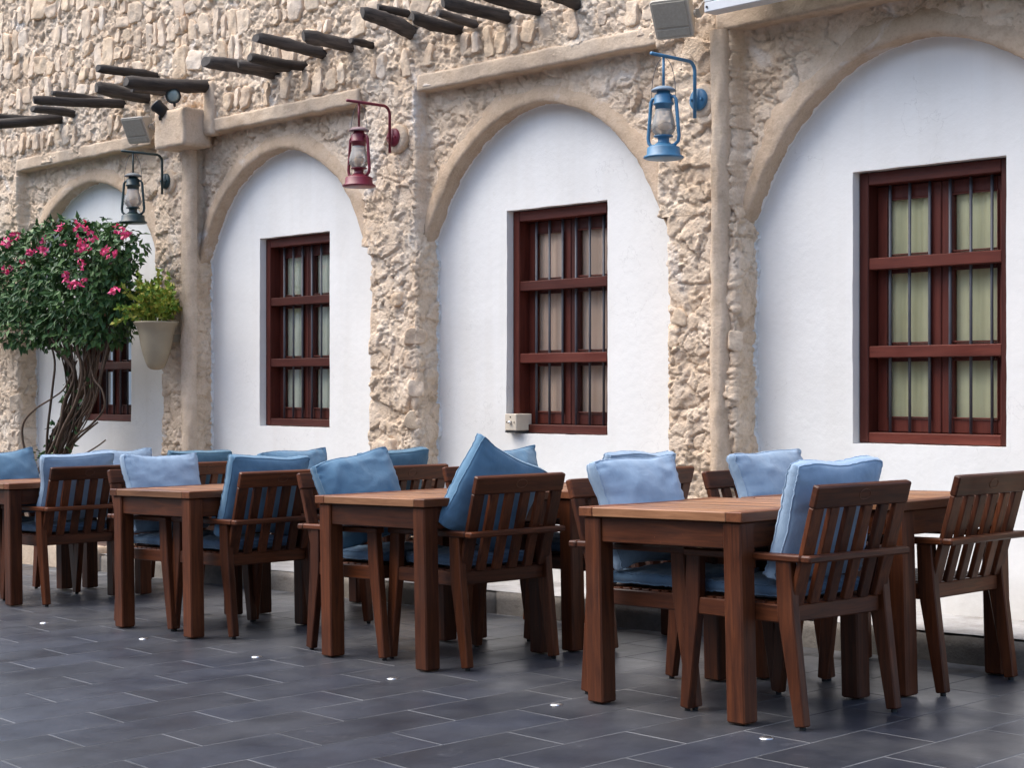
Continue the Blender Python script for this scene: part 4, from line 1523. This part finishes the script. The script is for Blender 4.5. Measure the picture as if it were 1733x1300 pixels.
pp = empty('pot_plant', 'yellow-green bushy plant spilling over the beige wall pot', 'plant', Matrix.Translation((POTX, POTY, POTZ + 0.32)))
lf = MB()
sprigs = []
for k in range(64):
    a = rl.uniform(0, 6.28)
    reach = rl.uniform(0.04, 0.23)
    hgt_ = rl.uniform(0.10, 0.38) * (1.15 - reach * 2.2)
    if k < 5:
        a, reach, hgt_ = rl.uniform(3.0, 4.4), rl.uniform(0.22, 0.30), rl.uniform(-0.05, 0.10)
    if k in (5, 6):
        a, reach, hgt_ = 5.9, 0.30, 0.12
    base = Vector((0.10 * math.cos(a) * rl.random(), 0.10 * math.sin(a) * rl.random(), 0.0))
    tip = Vector((reach * math.cos(a) * 1.15, reach * math.sin(a) * 0.9 - 0.02, hgt_ + 0.04))
    mid_ = (base + tip) / 2 + Vector((0, 0, 0.05))
    pts = [base.lerp(mid_, t / 4) if t < 4 else mid_.lerp(tip, (t - 4) / 5) for t in range(10)]
    MB().tube(pts, [0.0032 - 0.0002 * t for t in range(10)], 5).build('stem', M_LEAF2, pp, True)
    for t in range(2, 10):
        for q_ in range(4):
            d = (pts[t] - pts[t - 1]).normalized() * 0.5 + rv() * 0.9 + Vector((0, 0, 0.2))
            leaf(lf, pts[t], d, rv(), rl.uniform(0.032, 0.050), rl.uniform(0.022, 0.034), 0.12)
fo = lf.build('foliage', M_LEAF2, pp)
fo['kind'] = 'stuff'

# --- bougainvillea trained against the wall
BX, BY = -12.25, 6.42
bg = empty('bougainvillea', 'dark leafy bougainvillea with pink flowers and a bundle of twisted bare stems', 'shrub', Matrix.Translation((BX, BY, fl(BX) + 0.12)))
def unproj(px, py, y):
    k = (px - 866) / 2800
    dx, dy_ = VX + math.sin(YAW) * k, VY + math.cos(YAW) * k
    t = y / dy_
    return Vector((dx * t, y, CAM_H - (py - 655) / 2800 * t))


BO = Vector((BX, BY, fl(BX) + 0.12))
CL = []
for (px, py, rx, rz, yo) in ((30, 470, 75, 62, 0), (95, 440, 70, 52, -.06), (150, 440, 62, 52, -.08), (186, 470, 36, 60, -.04), (60, 525, 75, 48, 0), (130, 520, 70, 52, -.05),
                             (178, 515, 40, 50, -.04), (105, 396, 50, 26, -.1), (155, 396, 40, 24, -.1), (-30, 500, 70, 62, 0), (15, 425, 50, 28, -.02), (203, 420, 20, 30, -.05),
                             (110, 560, 60, 34, 0), (45, 560, 60, 28, 0), (172, 555, 36, 30, .02), (-60, 460, 60, 50, 0), (70, 480, 60, 60, -.12), (140, 480, 60, 60, -.14)):
    c = unproj(px, py, BY - 0.06 + yo) - BO
    CL.append((c.x, c.y, c.z, rx / 150.0, 0.22, rz / 205.0))
cr = MB()
for (x, y, z, rx, ry, rz) in CL:
    vol = rx * ry * rz
    for k in range(int(8200 * vol ** 0.75) + 90):
        v = rv()
        s = rl.random() ** 0.33
        s = s if rl.random() < 0.35 else 0.78 + 0.25 * rl.random()
        p = Vector((x + v.x * rx * s, y + v.y * ry * s, z + v.z * rz * s))
        nz_ = float(perlin(p.x * 5, p.y * 5, p.z * 5))
        if nz_ < -0.16:
            continue
        p += v * 0.05 * nz_
        d = v * 0.6 + rv() * 0.7 + Vector((0, -0.15, -0.35))
        leaf(cr, p, d, (v + Vector((0, -0.3, 0.6)) + rv() * 0.6).normalized(), rl.uniform(0.045, 0.085), rl.uniform(0.026, 0.048), 0.18)
for k in range(34):                              # ragged shoots that break the outline
    a_ = rl.uniform(-0.6, 3.6)
    c0 = unproj(100 + 105 * math.cos(a_), 478 - 78 * math.sin(a_), BY - 0.08) - BO
    dr = Vector((math.cos(a_) * 0.8 + rl.uniform(-0.3, 0.3), rl.uniform(-0.5, 0.1), math.sin(a_) + rl.uniform(-0.2, 0.3))).normalized()
    ln_ = rl.uniform(0.06, 0.16)
    for t in range(9):
        p = c0 + dr * ln_ * t / 8 + Vector((0, 0, -0.25 * (ln_ * t / 8) ** 2))
        for _ in range(2):
            leaf(cr, p, dr * 0.6 + rv() * 0.8, rv(), rl.uniform(0.035, 0.065), rl.uniform(0.022, 0.038), 0.18)
for k in range(150):                             # stray shoots at the foot and on the stems
    t = rl.random()
    p = unproj(75 + 60 * t + rl.uniform(-28, 22), 790 - 150 * t * t + rl.uniform(-20, 10), BY + rl.uniform(-0.1, 0.05)) - BO
    leaf(cr, p, rv() + Vector((0, 0, 0.3)), rv(), rl.uniform(0.04, 0.07), rl.uniform(0.025, 0.04))
co = cr.build('crown', M_LEAF, bg)
co['kind'] = 'stuff'
# stems: from the planter up into the crown
def cane(ctrl, r0):
    P = [unproj(px, py, BY + yo) - BO for px, py, yo in ctrl]
    sm_ = []
    for i in range(len(P) - 1):
        a, b, c_, d = P[max(i - 1, 0)], P[i], P[i + 1], P[min(i + 2, len(P) - 1)]
        for j in range(6):
            t = j / 6
            sm_.append(0.5 * ((2 * b) + (c_ - a) * t + (2 * a - 5 * b + 4 * c_ - d) * t * t + (3 * b - a - 3 * c_ + d) * t ** 3))
    sm_.append(P[-1])
    MB().tube(sm_, [r0 * (1 - 0.4 * j / len(sm_)) for j in range(len(sm_))], 6).build('stem', M_BARK, bg, True)


for k in range(40):
    u = rl.random()
    yo = rl.uniform(-0.12, 0.08)
    cane([(66 + 34 * u + rl.uniform(-8, 8), 800, yo * 0.5), (92 + 34 * u + rl.uniform(-10, 10), 735, yo), (112 + 42 * u + rl.uniform(-12, 10), 680, yo),
          (112 + 55 * u + rl.uniform(-14, 12), 630, yo), (85 + 100 * u + rl.uniform(-12, 12), 575, yo - 0.03), (70 + 120 * u + rl.uniform(-14, 14), 520, yo)], rl.uniform(0.006, 0.015))
# loose arching canes
cane([(52, 800, -.1), (38, 745, -.14), (40, 715, -.15), (60, 692, -.15), (88, 674, -.14), (110, 655, -.1), (130, 610, -.05)], 0.010)
cane([(90, 790, 0), (125, 742, -.08), (155, 718, -.12), (176, 690, -.13), (172, 660, -.13), (158, 640, -.12), (150, 600, -.05)], 0.010)
cane([(78, 790, -.05), (80, 730, -.1), (88, 660, -.12), (92, 610, -.1), (80, 560, -.1), (85, 520, -.05)], 0.011)
cane([(95, 790, 0), (118, 757, -.04), (140, 735, -.05), (165, 715, -.04)], 0.012)
cane([(180, 575, -.1), (172, 620, -.12), (165, 660, -.12), (150, 705, -.1), (130, 740, -.05)], 0.008)
cane([(188, 560, -.08), (176, 610, -.12), (160, 680, -.1), (120, 745, -.05)], 0.007)
cane([(100, 790, 0), (140, 770, -.05), (165, 755, -.08), (178, 745, -.08)], 0.009)
# flower clusters, each a knot of papery bracts
fcl = [(12, 458), (12, 411), (75, 405), (55, 430), (100, 384), (130, 382), (145, 381), (135, 409), (110, 415), (72, 425), (155, 403), (150, 420), (136, 422), (177, 424), (191, 430),
       (137, 447), (112, 466), (124, 480), (143, 479), (203, 386), (214, 395), (193, 490), (42, 450), (28, 400), (208, 400)]


for i, (px, py) in enumerate(fcl):
    p = unproj(px, py, BY - 0.36 + rl.uniform(-0.05, 0.04)) - BO
    mb = MB()
    for k in range(rl.randint(7, 13)):
        d = rv() + Vector((0, -0.5, 0.2))
        leaf(mb, p + rv() * 0.028, d, rv(), rl.uniform(0.030, 0.044), rl.uniform(0.026, 0.038), 0.3)
    mb.build('flower_cluster', M_FLOWER, bg)

# --- planter at the foot of the bougainvillea, and its edging of pale stones
plt = empty('planter_kerb', 'low beige planter kerb at the foot of the bougainvillea', 'planter', Matrix.Translation((-12.0, 6.4, fl(-12.0))))


def lb(name, a, b, mat, amp=0.006, par=None):
    return obj(name, lumpy_box(name, a, b, mat, 0.05, amp, a[0], 0.012), par)


lb('front_wall', (-1.6, -0.16, -0.05), (0.95, -0.04, 0.205), M_PLASTER2, 0.006, plt)
lb('end_wall', (0.83, -0.035, -0.05), (0.95, 0.36, 0.20), M_PLASTER2, 0.006, plt)
lb('soil_bed', (-1.6, -0.035, -0.05), (0.825, 0.36, 0.17), M_SOIL, 0.02, plt)
for i in range(9):
    x = -10.78 + i * 0.085
    st_ = stone_mesh(0.078, 0.11, 0.05, rs)
    o = obj('edging_stone', st_)
    o.location = (x, 6.42 + rs.uniform(-0.01, 0.01), fl(x) + 0.126 + 0.05)
    tag(o, 'pale rounded edging stone set upright on the plinth between the planter and the tables', 'stone', 'pale edging stones on the plinth')

# --- bright studs let into the paving
for x in (-10.36, -9.38, -8.40, -7.36, -6.37, -5.38, -4.41, -3.42, -2.43):
    y = 4.43
    o = obj('pavement_stud', MB().lathe([(0.025, -0.006), (0.025, 0.001), (0.022, 0.003), (0.015, 0.006), (0.002, 0.007)], 20).mesh('pavement_stud', M_STEEL, True))
    o.matrix_basis = stand(x, y)
    tag(o, 'small round polished metal stud set in the slate pavement beside the tables', 'stud', 'metal studs in the pavement')
